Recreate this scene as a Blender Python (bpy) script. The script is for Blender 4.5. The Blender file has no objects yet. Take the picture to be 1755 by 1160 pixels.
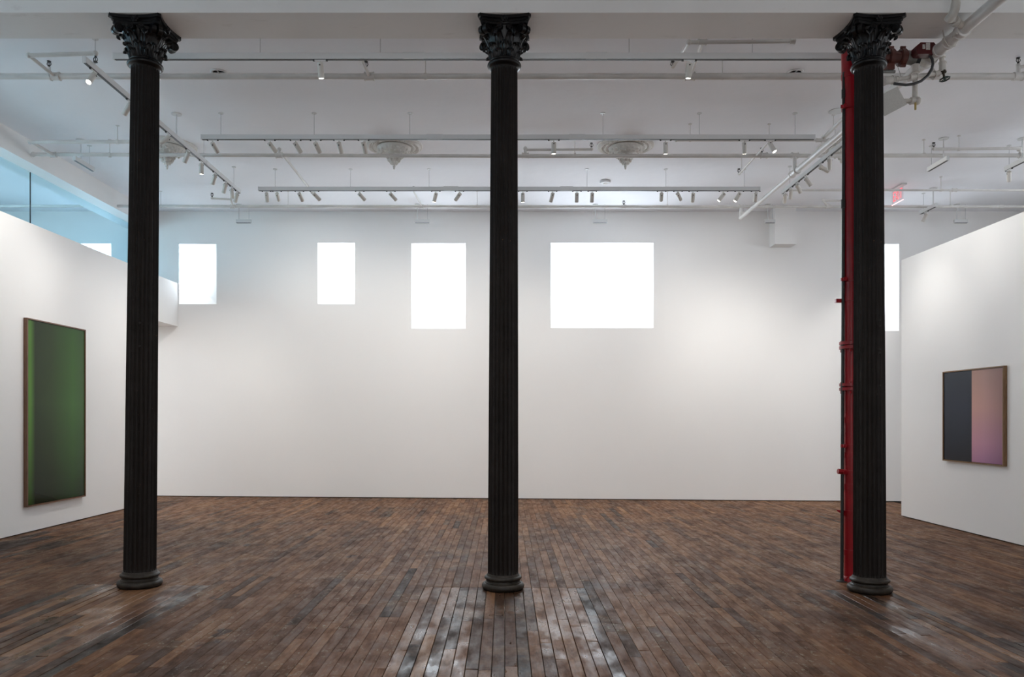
import bpy, bmesh, math, random
from mathutils import Vector, Matrix, Quaternion
random.seed(7)
PI = math.pi
S = bpy.context.scene
C = S.collection

# ------------------------------------------------------------------ camera, world, exposure
cam_d = bpy.data.cameras.new('camera')
cam_d.sensor_width = 36.0
cam_d.lens = 27.28
cam_d.shift_x = 0.0071
cam_d.shift_y = 0.0769
cam_d.clip_end = 100
cam = bpy.data.objects.new('camera', cam_d)
C.objects.link(cam)
cam.location = (0, 0, 1.5)
cam.rotation_euler = (PI / 2, 0, 0)
S.camera = cam

w = bpy.data.worlds.new('world')
S.world = w
w.use_nodes = True
w.node_tree.nodes['Background'].inputs[0].default_value = (0.75, 0.87, 1.0, 1)
w.node_tree.nodes['Background'].inputs[1].default_value = 1.0

S.view_settings.view_transform = 'Standard'
S.view_settings.look = 'None'
S.view_settings.exposure = 1.5
S.view_settings.gamma = 1.0
S.view_settings.use_curve_mapping = False
try:
    S.cycles.max_bounces = 7
    S.cycles.diffuse_bounces = 6
    S.cycles.glossy_bounces = 3
    S.cycles.sample_clamp_indirect = 5.0
    S.cycles.adaptive_threshold = 0.05
except Exception:
    pass

SPOT_W = 34.0                    # power of one track spotlight
SPOT_COL = (1.0, 0.965, 0.915)
PANE_E = 3.4                     # brightness of the daylit frosted panes
PANE_COL = (0.80, 0.90, 1.0)

CEIL = 5.28
BACK = 14.25
TILT = 0.0075                    # the old floor falls slightly towards +X
def fz(x): return -TILT * x

# ------------------------------------------------------------------ materials
class NT:
    def __init__(s, name):
        s.m = bpy.data.materials.new(name); s.m.use_nodes = True
        s.t = s.m.node_tree; s.n = s.t.nodes
        s.b = s.n['Principled BSDF']; s.out = s.n['Material Output']
    def node(s, typ, **kw):
        n = s.n.new(typ)
        for k, v in kw.items(): setattr(n, k, v)
        return n
    def link(s, a, b): s.t.links.new(a, b)
    def pos(s, scale=(1, 1, 1), obj=False):
        if obj: src = s.node('ShaderNodeTexCoord').outputs['Object']
        else: src = s.node('ShaderNodeNewGeometry').outputs['Position']
        mp = s.node('ShaderNodeMapping'); mp.inputs['Scale'].default_value = scale
        s.link(src, mp.inputs['Vector']); return mp.outputs[0]
    def noise(s, vec, scale, detail=3, rough=0.5):
        n = s.node('ShaderNodeTexNoise'); n.inputs['Scale'].default_value = scale
        n.inputs['Detail'].default_value = detail; n.inputs['Roughness'].default_value = rough
        s.link(vec, n.inputs['Vector']); return n.outputs['Fac']
    def ramp(s, fac, stops):
        r = s.node('ShaderNodeValToRGB')
        e = r.color_ramp.elements
        while len(e) < len(stops): e.new(0.5)
        for el, (p, c) in zip(e, stops):
            el.position = p; el.color = (*c, 1) if len(c) == 3 else c
        s.link(fac, r.inputs[0]); return r.outputs[0]
    def rng(s, fac, a, b, c, d):
        r = s.node('ShaderNodeMapRange')
        for i, v in enumerate((a, b, c, d)): r.inputs[i + 1].default_value = v
        s.link(fac, r.inputs[0]); return r.outputs[0]
    def mix(s, fac, a, b, mode='MIX'):
        m = s.node('ShaderNodeMix', data_type='RGBA', blend_type=mode)
        if isinstance(fac, (int, float)): m.inputs[0].default_value = fac
        else: s.link(fac, m.inputs[0])
        for v, i in ((a, 6), (b, 7)):
            if isinstance(v, tuple): m.inputs[i].default_value = (*v, 1)
            else: s.link(v, m.inputs[i])
        return m.outputs[2]
    def math(s, op, a, b=None):
        m = s.node('ShaderNodeMath', operation=op)
        for v, i in ((a, 0), (b, 1)):
            if v is None: continue
            if isinstance(v, (int, float)): m.inputs[i].default_value = v
            else: s.link(v, m.inputs[i])
        return m.outputs[0]
    def bump(s, h, strength, dist):
        b = s.node('ShaderNodeBump'); b.inputs['Strength'].default_value = strength
        b.inputs['Distance'].default_value = dist
        s.link(h, b.inputs['Height']); s.link(b.outputs[0], s.b.inputs['Normal'])

def plain(name, col, rough=0.5, metal=0.0, var=0.0, spec=0.5, scale=8.0):
    t = NT(name)
    t.b.inputs['Roughness'].default_value = rough
    t.b.inputs['Metallic'].default_value = metal
    t.b.inputs['Specular IOR Level'].default_value = spec
    if var > 0:
        f = t.noise(t.pos(), scale, 4)
        lo = tuple(c * (1 - var) for c in col); hi = tuple(min(1, c * (1 + var)) for c in col)
        t.link(t.ramp(f, [(0.3, lo), (0.7, hi)]), t.b.inputs['Base Color'])
    else:
        t.b.inputs['Base Color'].default_value = (*col, 1)
    return t.m

def emissive(name, col, e, base=(0.8, 0.8, 0.8)):
    t = NT(name)
    t.b.inputs['Base Color'].default_value = (*base, 1)
    t.b.inputs['Emission Color'].default_value = (*col, 1)
    t.b.inputs['Emission Strength'].default_value = e
    return t.m

def plaster(name, col, rough=0.75, bump=0.15, var=0.03, stain=None):
    t = NT(name)
    p = t.pos()
    f = t.noise(p, 0.9, 4)
    lo = tuple(c * (1 - var) for c in col)
    base = t.ramp(f, [(0.35, lo), (0.65, col)])
    if stain:
        s_ = t.rng(t.noise(t.pos((1.3, 3, 3)), 2.2, 5, 0.65), 0.62, 0.8, 0, 0.35)
        base = t.mix(s_, base, stain)
    t.link(base, t.b.inputs['Base Color'])
    t.b.inputs['Roughness'].default_value = rough
    t.b.inputs['Specular IOR Level'].default_value = 0.3
    if bump > 0: t.bump(t.noise(p, 2.3, 3, 0.55), bump, 0.03)
    return t.m

M = {}
M['wall'] = plaster('white_wall_paint', (0.89, 0.885, 0.875), 0.6, 0, 0.01)
M['ceiling'] = plaster('ceiling_plaster', (0.875, 0.89, 0.925), 0.8, 0.35, 0.03)
M['beam'] = plaster('beam_plaster', (0.80, 0.80, 0.79), 0.7, 0.3, 0.05, (0.42, 0.40, 0.36))
M['track'] = plain('track_white', (0.66, 0.67, 0.67), 0.45)
M['slot'] = plain('track_slot_dark', (0.05, 0.05, 0.05), 0.5)
M['head'] = plain('spotlight_white', (0.62, 0.60, 0.56), 0.45)
M['lens'] = emissive('lamp_lens_lit', (1.0, 0.95, 0.85), 9.0)
M['pipe'] = plain('pipe_white_paint', (0.66, 0.65, 0.63), 0.4, 0, 0.08, scale=5)
M['pipe_old'] = plain('pipe_old_white_paint', (0.56, 0.54, 0.50), 0.4, 0, 0.14, scale=9)
M['wire'] = plain('steel_wire', (0.42, 0.43, 0.45), 0.4, 0.3)
M['black'] = plain('black_metal', (0.022, 0.023, 0.024), 0.4)
M['hose'] = plain('black_hose_rubber', (0.035, 0.037, 0.04), 0.5)
M['plaster_orn'] = plain('ornament_plaster', (0.70, 0.69, 0.66), 0.7, 0, 0.10, scale=30)
M['red'] = plain('red_gloss_paint', (0.34, 0.007, 0.015), 0.28, 0, 0.2, scale=6)
M['red_dull'] = plain('red_brown_primer', (0.085, 0.020, 0.013), 0.45, 0, 0.2, scale=12)
M['red_box'] = plain('dark_red_enamel', (0.085, 0.008, 0.010), 0.4)
M['iron'] = plain('grey_cast_iron', (0.22, 0.22, 0.21), 0.45, 0.4, 0.2)
M['tag'] = plain('pale_printed_tag', (0.62, 0.60, 0.58), 0.5, 0, 0.25, scale=90)
M['plate'] = plain('speckled_grey_plate', (0.52, 0.51, 0.48), 0.5, 0, 0.06, scale=80)
M['brass'] = plain('brass', (0.42, 0.32, 0.12), 0.35, 0.8)
M['stem_brown'] = plain('dark_bronze', (0.05, 0.038, 0.025), 0.45, 0.3)
M['green_wheel'] = plain('dark_green_paint', (0.012, 0.035, 0.03), 0.4)
M['gap'] = plain('shadow_gap_dark', (0.02, 0.018, 0.016), 0.8)
M['frame'] = None

def mat_iron_column():
    t = NT('black_brown_column_paint')
    p = t.pos(obj=True)
    base = t.ramp(t.noise(t.pos((1, 1, 0.25), obj=True), 7, 4), [(0.3, (0.0085, 0.0065, 0.0055)), (0.7, (0.015, 0.0115, 0.0095))])
    chip = t.rng(t.noise(t.pos((1, 1, 0.45), obj=True), 60, 3, 0.6), 0.70, 0.745, 0, 1)
    area = t.rng(t.noise(p, 4.0, 2), 0.5, 0.62, 0, 1)
    c = t.mix(t.math('MULTIPLY', chip, area), base, (0.16, 0.075, 0.03))
    dust = t.rng(t.noise(p, 90, 2), 0.72, 0.76, 0, 0.6)
    t.link(t.mix(dust, c, (0.09, 0.08, 0.065)), t.b.inputs['Base Color'])
    t.link(t.rng(t.noise(p, 12, 3), 0.3, 0.7, 0.45, 0.65), t.b.inputs['Roughness'])
    t.b.inputs['Specular IOR Level'].default_value = 0.22
    t.bump(t.noise(p, 40, 4), 0.15, 0.004)
    return t.m
M['column'] = mat_iron_column()
M['base'] = plain('worn_bronze_brown_paint', (0.026, 0.021, 0.016), 0.45, 0, 0.5, 0.35, 25)
M['capital'] = plain('black_gloss_capital_paint', (0.0045, 0.0045, 0.005), 0.32, 0, 0.3, 0.3, 30)

def mat_wood_frame(name, a, b):
    t = NT(name)
    f = t.noise(t.pos((14, 14, 1.2)), 8, 5, 0.6)
    t.link(t.ramp(f, [(0.3, a), (0.7, b)]), t.b.inputs['Base Color'])
    t.b.inputs['Roughness'].default_value = 0.45
    return t.m
M['frame'] = mat_wood_frame('walnut_frame', (0.10, 0.048, 0.026), (0.20, 0.10, 0.055))
M['frame_oak'] = mat_wood_frame('oak_frame', (0.16, 0.085, 0.035), (0.26, 0.15, 0.07))

def mat_floor():
    t = NT('worn_plank_wood')
    tone = t.node('ShaderNodeAttribute', attribute_name='tone').outputs['Fac']
    seed = t.node('ShaderNodeAttribute', attribute_name='seed').outputs['Fac']
    patch = t.node('ShaderNodeAttribute', attribute_name='patch').outputs['Fac']
    geo = t.node('ShaderNodeNewGeometry').outputs['Position']
    off = t.node('ShaderNodeCombineXYZ'); t.link(t.math('MULTIPLY', seed, 37.0), off.inputs[0]); t.link(t.math('MULTIPLY', seed, 91.0), off.inputs[1])
    add = t.node('ShaderNodeVectorMath', operation='ADD'); t.link(geo, add.inputs[0]); t.link(off.outputs[0], add.inputs[1])
    def mapped(scale, src):
        mp = t.node('ShaderNodeMapping'); mp.inputs['Scale'].default_value = scale; t.link(src, mp.inputs['Vector']); return mp.outputs[0]
    base = t.ramp(tone, [(0.0, (0.038, 0.022, 0.014)), (0.3, (0.125, 0.055, 0.025)), (0.6, (0.215, 0.098, 0.044)), (1.0, (0.350, 0.185, 0.086))])
    grain = t.noise(mapped((70, 3.0, 1), add.outputs[0]), 1.0, 5, 0.7)
    c = t.mix(t.rng(grain, 0.32, 0.68, 0.0, 0.7), base, t.mix(1.0, base, (0.42, 0.40, 0.40), 'MULTIPLY'))
    blot = t.noise(mapped((10, 3.0, 1), add.outputs[0]), 1.0, 4, 0.65)
    c = t.mix(t.rng(blot, 0.50, 0.68, 0, 0.7), c, t.mix(1.0, c, (0.36, 0.34, 0.38), 'MULTIPLY'))
    # large oil-darkened and worn areas running across boards
    big = t.noise(mapped((0.9, 0.8, 1), geo), 1.0, 4, 0.65)
    c = t.mix(t.rng(big, 0.50, 0.66, 0, 0.75), c, t.mix(1.0, c, (0.45, 0.44, 0.48), 'MULTIPLY'))
    worn = t.noise(mapped((1.6, 1.2, 1), geo), 1.3, 4, 0.7)
    c = t.mix(t.rng(worn, 0.50, 0.66, 0, 0.45), c, (0.27, 0.150, 0.082))
    dark = t.noise(mapped((2.2, 1.6, 1), geo), 1.0, 3, 0.6)
    c = t.mix(t.rng(dark, 0.67, 0.71, 0, 0.75), c, (0.035, 0.030, 0.030))
    # paint flecks
    fl = t.noise(mapped((26, 15, 1), geo), 1.0, 4, 0.75)
    flk = t.math('MULTIPLY', t.rng(fl, 0.575, 0.61, 0, 1), t.rng(worn, 0.44, 0.60, 0.12, 1))
    flk = t.math('MULTIPLY', flk, t.math('SUBTRACT', 0.7, t.math('MULTIPLY', patch, 0.6)))
    c = t.mix(flk, c, (0.30, 0.275, 0.215))
    # cross scratches (stronger in the repair patches)
    sc = t.noise(mapped((6, 80, 1), geo), 1.0, 3, 0.7)
    scr = t.math('MULTIPLY', t.rng(sc, 0.60, 0.66, 0, 1), t.math('ADD', 0.25, t.math('MULTIPLY', patch, 0.6)))
    c = t.mix(scr, c, (0.025, 0.017, 0.013))
    t.link(c, t.b.inputs['Base Color'])
    r = t.rng(blot, 0.36, 0.64, 0.42, 0.72)
    wet = t.rng(t.noise(mapped((3.0, 1.6, 1), geo), 1.3, 3, 0.6), 0.42, 0.58, 0, 1)
    r = t.math('SUBTRACT', r, t.math('MULTIPLY', t.math('MULTIPLY', patch, wet), 0.22))
    t.link(r, t.b.inputs['Roughness'])
    t.link(t.math('ADD', 0.19, t.math('MULTIPLY', patch, 0.12)), t.b.inputs['Specular IOR Level'])
    h = t.math('ADD', t.math('MULTIPLY', grain, 0.35), blot)
    t.bump(h, 0.35, 0.004)
    return t.m
M['floor'] = mat_floor()

def mat_print_green():
    t = NT('green_gradient_print')
    co = t.node('ShaderNodeTexCoord').outputs['Generated']
    sp = t.node('ShaderNodeSeparateXYZ'); t.link(co, sp.inputs[0])
    u = sp.outputs[1]; v = sp.outputs[2]
    base = t.ramp(u, [(0.0, (0.08, 0.19, 0.04)), (0.035, (0.12, 0.28, 0.055)), (0.12, (0.034, 0.052, 0.026)), (0.4, (0.044, 0.076, 0.030)), (0.78, (0.056, 0.145, 0.036)), (1.0, (0.056, 0.120, 0.044))])
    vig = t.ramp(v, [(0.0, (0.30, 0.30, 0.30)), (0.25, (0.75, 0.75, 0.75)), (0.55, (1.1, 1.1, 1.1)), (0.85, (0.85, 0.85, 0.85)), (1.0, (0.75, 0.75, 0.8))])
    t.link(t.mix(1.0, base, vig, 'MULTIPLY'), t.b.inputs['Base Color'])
    t.b.inputs['Roughness'].default_value = 0.12
    t.b.inputs['Specular IOR Level'].default_value = 0.18
    return t.m
def mat_print_pink():
    t = NT('pink_gradient_print')
    co = t.node('ShaderNodeTexCoord').outputs['Generated']
    sp = t.node('ShaderNodeSeparateXYZ'); t.link(co, sp.inputs[0])
    u = sp.outputs[1]; v = sp.outputs[2]      # u = 1 at the end away from the camera
    light = t.ramp(v, [(0.0, (0.42, 0.21, 0.35)), (0.2, (0.56, 0.29, 0.39)), (0.6, (0.60, 0.35, 0.32)), (1.0, (0.46, 0.30, 0.27))])
    edge = t.ramp(u, [(0.0, (0.62, 0.62, 0.66)), (0.3, (1.0, 1.0, 1.0)), (0.5, (1.12, 1.08, 1.0))])
    light = t.mix(1.0, light, edge, 'MULTIPLY')
    dark = t.ramp(v, [(0.0, (0.014, 0.017, 0.024)), (0.6, (0.028, 0.038, 0.060)), (1.0, (0.034, 0.044, 0.060))])
    f = t.rng(u, 0.498, 0.503, 0, 1)
    t.link(t.mix(f, light, dark), t.b.inputs['Base Color'])
    t.b.inputs['Roughness'].default_value = 0.12
    t.b.inputs['Specular IOR Level'].default_value = 0.15
    return t.m
M['print_green'] = mat_print_green()
M['print_pink'] = mat_print_pink()

def mat_blue_glass():
    t = NT('blue_tinted_glass')
    tr = t.node('ShaderNodeBsdfTransparent'); tr.inputs[0].default_value = (0.68, 0.86, 0.94, 1)
    gl = t.node('ShaderNodeBsdfGlossy'); gl.inputs['Roughness'].default_value = 0.03
    mx = t.node('ShaderNodeMixShader'); fr = t.node('ShaderNodeLayerWeight')
    t.link(t.math('MULTIPLY', t.math('POWER', fr.outputs['Facing'], 4.0), 0.25), mx.inputs[0]); t.link(tr.outputs[0], mx.inputs[1]); t.link(gl.outputs[0], mx.inputs[2])
    t.link(mx.outputs[0], t.out.inputs[0])
    return t.m
M['blue_glass'] = mat_blue_glass()
def mat_acrylic():
    t = NT('clear_acrylic')
    tr = t.node('ShaderNodeBsdfTransparent'); tr.inputs[0].default_value = (0.97, 0.93, 0.94, 1)
    gl = t.node('ShaderNodeBsdfGlossy'); gl.inputs['Roughness'].default_value = 0.05
    mx = t.node('ShaderNodeMixShader'); mx.inputs[0].default_value = 0.06
    t.link(tr.outputs[0], mx.inputs[1]); t.link(gl.outputs[0], mx.inputs[2]); t.link(mx.outputs[0], t.out.inputs[0])
    return t.m
M['acrylic'] = mat_acrylic()
M['exit_red'] = emissive('exit_letters_red', (1.0, 0.16, 0.18), 0.45, (0.6, 0.06, 0.08))
M['exit_edge'] = emissive('exit_lit_edge', (1.0, 0.55, 0.58), 0.8, (0.8, 0.5, 0.5))
M['pane'] = emissive('daylit_frosted_glass', PANE_COL, PANE_E)
for k_ in ('lens', 'exit_red', 'exit_edge'): M[k_].cycles.emission_sampling = 'NONE'
M['led'] = emissive('small_white_led', (0.95, 0.97, 1.0), 2.0)

# ------------------------------------------------------------------ mesh helpers
class MB:
    def __init__(s): s.v = []; s.f = []
    def add(s, vs, fs):
        o = len(s.v); s.v += [tuple(v) for v in vs]; s.f += [tuple(i + o for i in f) for f in fs]; return s
    def box(s, x0, x1, y0, y1, z0, z1):
        vs = [(x, y, z) for z in (z0, z1) for y in (y0, y1) for x in (x0, x1)]
        return s.add(vs, [(0, 2, 3, 1), (4, 5, 7, 6), (0, 1, 5, 4), (2, 6, 7, 3), (0, 4, 6, 2), (1, 3, 7, 5)])
    def cyl(s, p0, p1, r0, r1=None, seg=16, caps=True):
        r1 = r0 if r1 is None else r1
        p0 = Vector(p0); p1 = Vector(p1); d = (p1 - p0).normalized()
        a = d.orthogonal().normalized(); b = d.cross(a)
        ring = [(math.cos(2 * PI * i / seg), math.sin(2 * PI * i / seg)) for i in range(seg)]
        vs = [p0 + (a * c + b * q) * r0 for c, q in ring] + [p1 + (a * c + b * q) * r1 for c, q in ring]
        fs = [(i, (i + 1) % seg, seg + (i + 1) % seg, seg + i) for i in range(seg)]
        if caps: fs += [tuple(range(seg))[::-1], tuple(range(seg, 2 * seg))]
        return s.add(vs, fs)
    def tube(s, pts, r, seg=10, closed=False):
        pts = [Vector(p) for p in pts]; n = len(pts); rings = []
        d0 = (pts[1] - pts[0]).normalized(); a = d0.orthogonal().normalized()
        for i, p in enumerate(pts):
            if closed: d = pts[(i + 1) % n] - pts[i - 1]
            else: d = pts[min(i + 1, n - 1)] - pts[max(i - 1, 0)]
            d.normalize(); a = (a - d * a.dot(d)).normalized(); b = d.cross(a)
            rr = r[i] if isinstance(r, (list, tuple)) else r
            rings.append([p + (a * math.cos(2 * PI * k / seg) + b * math.sin(2 * PI * k / seg)) * rr for k in range(seg)])
        vs = [v for q in rings for v in q]; fs = []
        for i in range(n if closed else n - 1):
            j = (i + 1) % n
            for k in range(seg):
                fs.append((i * seg + k, i * seg + (k + 1) % seg, j * seg + (k + 1) % seg, j * seg + k))
        if not closed: fs += [tuple(range(seg))[::-1], tuple(range((n - 1) * seg, n * seg))]
        return s.add(vs, fs)
    def lathe(s, prof, seg=32, c=(0, 0, 0)):
        vs = []; fs = []; n = len(prof)
        for r, z in prof:
            for i in range(seg):
                t = 2 * PI * i / seg
                vs.append((c[0] + r * math.cos(t), c[1] + r * math.sin(t), c[2] + z))
        for j in range(n - 1):
            for i in range(seg):
                fs.append((j * seg + i, j * seg + (i + 1) % seg, (j + 1) * seg + (i + 1) % seg, (j + 1) * seg + i))
        if prof[0][0] > 1e-4: fs.append(tuple(range(seg))[::-1])
        if prof[-1][0] > 1e-4: fs.append(tuple(range((n - 1) * seg, n * seg)))
        return s.add(vs, fs)
    def prism(s, poly, axis, a0, a1):
        """poly of 2-D points extruded along axis 0/1/2"""
        def P(p, a):
            q = list(p); q.insert(axis, a); return tuple(q)
        n = len(poly)
        return s.add([P(p, a0) for p in poly] + [P(p, a1) for p in poly],
                     [tuple(range(n))[::-1], tuple(range(n, 2 * n))] + [(i, (i + 1) % n, n + (i + 1) % n, n + i) for i in range(n)])
    def sphere(s, c, r, seg=12, rings=8, sz=1.0):
        prof = [(max(1e-5, r * math.sin(PI * i / rings)), -r * sz * math.cos(PI * i / rings)) for i in range(rings + 1)]
        return s.lathe(prof, seg, c)
    def mesh(s, name, mat, smooth=None):
        me = bpy.data.meshes.new(name)
        me.from_pydata(s.v, [], s.f)
        bm = bmesh.new(); bm.from_mesh(me)
        bmesh.ops.remove_doubles(bm, verts=bm.verts, dist=1e-5)
        bmesh.ops.recalc_face_normals(bm, faces=bm.faces)
        bm.to_mesh(me); bm.free()
        if mat: me.materials.append(mat)
        if smooth:
            me.shade_smooth(); me.set_sharp_from_angle(angle=math.radians(smooth))
        return me
    def build(s, name, mat, parent=None, smooth=None, local=False):
        """vertices are world coordinates; a parent (unrotated) keeps them in place"""
        if parent is not None and not local:
            L = wpos(parent)
            s.v = [(x - L[0], y - L[1], z - L[2]) for x, y, z in s.v]
        o = bpy.data.objects.new(name, s.mesh(name, mat, smooth))
        C.objects.link(o)
        if parent is not None: o.parent = parent
        return o

def wpos(o):
    p = Vector((0, 0, 0))
    while o is not None: p = p + o.location; o = o.parent
    return p

def tag(o, label=None, cat=None, group=None, kind=None):
    if label: o['label'] = label
    if cat: o['category'] = cat
    if group: o['group'] = group
    if kind: o['kind'] = kind
    return o
def thing(name, loc, label, cat, group=None, kind=None):
    o = bpy.data.objects.new(name, None); o.empty_display_size = 0.1
    C.objects.link(o); o.location = loc
    return tag(o, label, cat, group, kind)
def copy_tree(o, parent=None):
    c = o.copy(); C.objects.link(c); c.parent = parent
    for ch in list(o.children): copy_tree(ch, c)
    return c
ORD = ['first', 'second', 'third', 'fourth', 'fifth', 'sixth', 'seventh', 'eighth', 'ninth', 'tenth', 'eleventh', 'twelfth',
       'thirteenth', 'fourteenth', 'fifteenth', 'sixteenth', 'seventeenth', 'eighteenth', 'nineteenth', 'twentieth']

# ------------------------------------------------------------------ floor
XL, XR = -9.8, 9.8
Y0 = -7.0
fl = MB()
fl.add([(XL - .2, Y0 - .2, fz(XL - .2) - 0.016), (XR + .2, Y0 - .2, fz(XR + .2) - 0.016), (XR + .2, 15.2, fz(XR + .2) - 0.016), (XL - .2, 15.2, fz(XL - .2) - 0.016),
        (XL - .2, Y0 - .2, fz(XL - .2) - 0.12), (XR + .2, Y0 - .2, fz(XR + .2) - 0.12), (XR + .2, 15.2, fz(XR + .2) - 0.12), (XL - .2, 15.2, fz(XL - .2) - 0.12)],
       [(0, 1, 2, 3), (7, 6, 5, 4), (0, 4, 5, 1), (1, 5, 6, 2), (2, 6, 7, 3), (3, 7, 4, 0)])
floor = fl.build('floor', M['gap'])
tag(floor, 'worn dark brown strip plank floor of the gallery', 'floor', kind='structure')

PW = 0.0785
PATCH = [(-3.74, -2.62), (-0.745, 0.745), (2.74, 3.56)]
planks = []
nst = int(7.2 / PW)
for i in range(-nst, nst):
    x0 = i * PW
    xc = x0 + PW / 2
    inp = any(a < xc < b for a, b in PATCH)
    y = -0.6 - random.random() * 1.2
    if inp:
        # repair boards laid in front of the columns, ending in one straight cross joint
        ends = [6.845]
        while ends[-1] > 0.5: ends.append(ends[-1] - random.uniform(0.8, 2.1))
        ends = ends[::-1]
        for a, b in zip(ends[:-1], ends[1:]): planks.append((x0, a, b, 1))
        y = 6.845
    while y < BACK + 0.3:
        L = random.uniform(0.45, 1.9)
        e = min(y + L, BACK + 0.3)
        if BACK + 0.3 - e < 0.25: e = BACK + 0.3
        planks.append((x0, y, e, 0)); y = e

def plank_mb(p, attrs):
    x0, a, b, pt = p
    g = 0.0011 if not pt else 0.0019
    ch = 0.0012 if not pt else 0.0022
    dz = random.uniform(-0.0006, 0.0006) if not pt else random.uniform(-0.0022, 0.0006)
    tl = random.uniform(-0.0006, 0.0006) if not pt else random.uniform(-0.0018, 0.0018)
    X0, X1, A, B = x0 + g, x0 + PW - g, a + g, b - g
    def T(x, s_): return fz(x) + dz + tl * s_
    vs = [(X0, A, fz(X0) - .016), (X1, A, fz(X1) - .016), (X1, B, fz(X1) - .016), (X0, B, fz(X0) - .016),
          (X0, A, T(X0, -1) - ch), (X1, A, T(X1, 1) - ch), (X1, B, T(X1, 1) - ch), (X0, B, T(X0, -1) - ch),
          (X0 + ch, A + ch, T(X0, -1)), (X1 - ch, A + ch, T(X1, 1)), (X1 - ch, B - ch, T(X1, 1)), (X0 + ch, B - ch, T(X0, -1))]
    fs = [(8, 9, 10, 11)]
    for k in range(4):
        n = (k + 1) % 4
        fs += [(k, n, n + 4, k + 4), (k + 4, n + 4, n + 8, k + 8)]
    tone = random.gauss(0.50, 0.15) if not pt else random.choice([0.02, 0.12, 0.25, 0.35, 0.5, 0.7, 0.9]) + random.uniform(-.08, .08)
    yc = (a + b) / 2; xc = x0 + PW / 2
    if -6.3 < xc < -4.9 and 8.2 < yc < 9.4: tone = random.uniform(0.0, 0.22)   # darker replaced boards by the left wall
    if random.random() < 0.06: tone -= 0.22
    attrs.append((max(0, min(1, tone)), random.random(), float(pt)))
    return vs, fs

def set_attrs(me, per_face):
    for k, nm in enumerate(('tone', 'seed', 'patch')):
        at = me.attributes.new(nm, 'FLOAT', 'FACE')
        at.data.foreach_set('value', [q[k] for q in per_face])

def seen(p):
    """how large a board shows from the photograph's standpoint"""
    a = max(p[1], 4.45); b = p[2]
    if b <= a: return 0
    xc = p[0] + PW / 2; ym = (a + b) / 2
    if not -0.66 < xc / ym < 0.68: return 0
    return 1 / a ** 2 - 1 / b ** 2
order = sorted(range(len(planks)), key=lambda i: -seen(planks[i]))
big = set(order[:296])
rest = MB(); rest_attr = []
for i, p in enumerate(planks):
    at = []
    vs, fs = plank_mb(p, at)
    if i in big:
        me = bpy.data.meshes.new('plank')
        cx, cy, cz = p[0] + PW / 2, p[1], fz(p[0])
        me.from_pydata([(x - cx, y - cy, z - cz) for x, y, z in vs], [], fs)
        me.materials.append(M['floor'])
        set_attrs(me, at * len(fs))
        o = bpy.data.objects.new('plank', me); C.objects.link(o)
        o.location = (cx, cy, cz); o.parent = floor
    else:
        rest.add(vs, fs); rest_attr += at * len(fs)
me = bpy.data.meshes.new('far_planks')
me.from_pydata(rest.v, [], rest.f); me.materials.append(M['floor']); set_attrs(me, rest_attr)
o = bpy.data.objects.new('planks', me); C.objects.link(o); o.parent = floor
tag(o, 'remaining narrow floor boards of the plank floor', kind='stuff')
# plain boards out of sight, behind the camera and in the side rooms
ob = MB(); oat = []
for (x0, x1, y0, y1) in ((XL - .1, XR + .1, Y0 - .1, -2.0), (XL - .1, -7.25, -2.0, 15.0), (7.25, XR + .1, -2.0, 15.0)):
    n = int((x1 - x0) / 0.12)
    for i in range(n):
        a = x0 + (x1 - x0) * i / n; b = x0 + (x1 - x0) * (i + 1) / n - 0.002
        ob.add([(a, y0, fz(a)), (b, y0, fz(b)), (b, y1, fz(b)), (a, y1, fz(a))], [(0, 1, 2, 3)])
        oat.append((random.gauss(0.5, 0.12), random.random(), 0.0))
me = bpy.data.meshes.new('outer_planks'); me.from_pydata(ob.v, [], ob.f); me.materials.append(M['floor']); set_attrs(me, oat)
o = bpy.data.objects.new('planks', me); C.objects.link(o); o.parent = floor; tag(o, kind='stuff')

# ------------------------------------------------------------------ windows and back wall
# (front x0, x1, z0, z1) on the wall face, (glass x0, x1, z0, z1) set 0.35 m deeper, mullion x
GD = BACK + 0.35
WINS = [
    ((-5.979, -5.293, 3.578, 4.682), (-6.12, -5.653, 3.882, 4.686), None, 'narrow daylit window with a deep right splay beside the doorway lintel'),
    ((-3.434, -2.753, 3.578, 4.703), (-3.370, -2.74, 3.882, 4.705), None, 'narrow daylit window between the doorway-side window and the tall window'),
    ((-1.714, -0.718, 3.129, 4.693), (-1.625, -0.79, 3.421, 4.696), None, 'tall single daylit window left of the broad two-pane window'),
    ((0.846, 2.732, 3.139, 4.703), (0.928, 2.667, 3.437, 4.705), 1.795, 'broad daylit window with two panes and one thin mullion'),
    ((6.62, 7.243, 3.086, 4.680), (6.55, 7.09, 3.38, 4.684), None, 'tall daylit window half hidden behind the column with the red standpipe'),
    ((-7.90, -7.230, 3.30, 4.690), (-8.0, -7.33, 3.6, 4.692), -7.62, 'daylit window seen through the blue glass of the side room'),
]
xs = sorted({XL, XR} | {v for a, *_ in WINS for v in a[:2]})
wb = MB()
TH = 0.5
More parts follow.
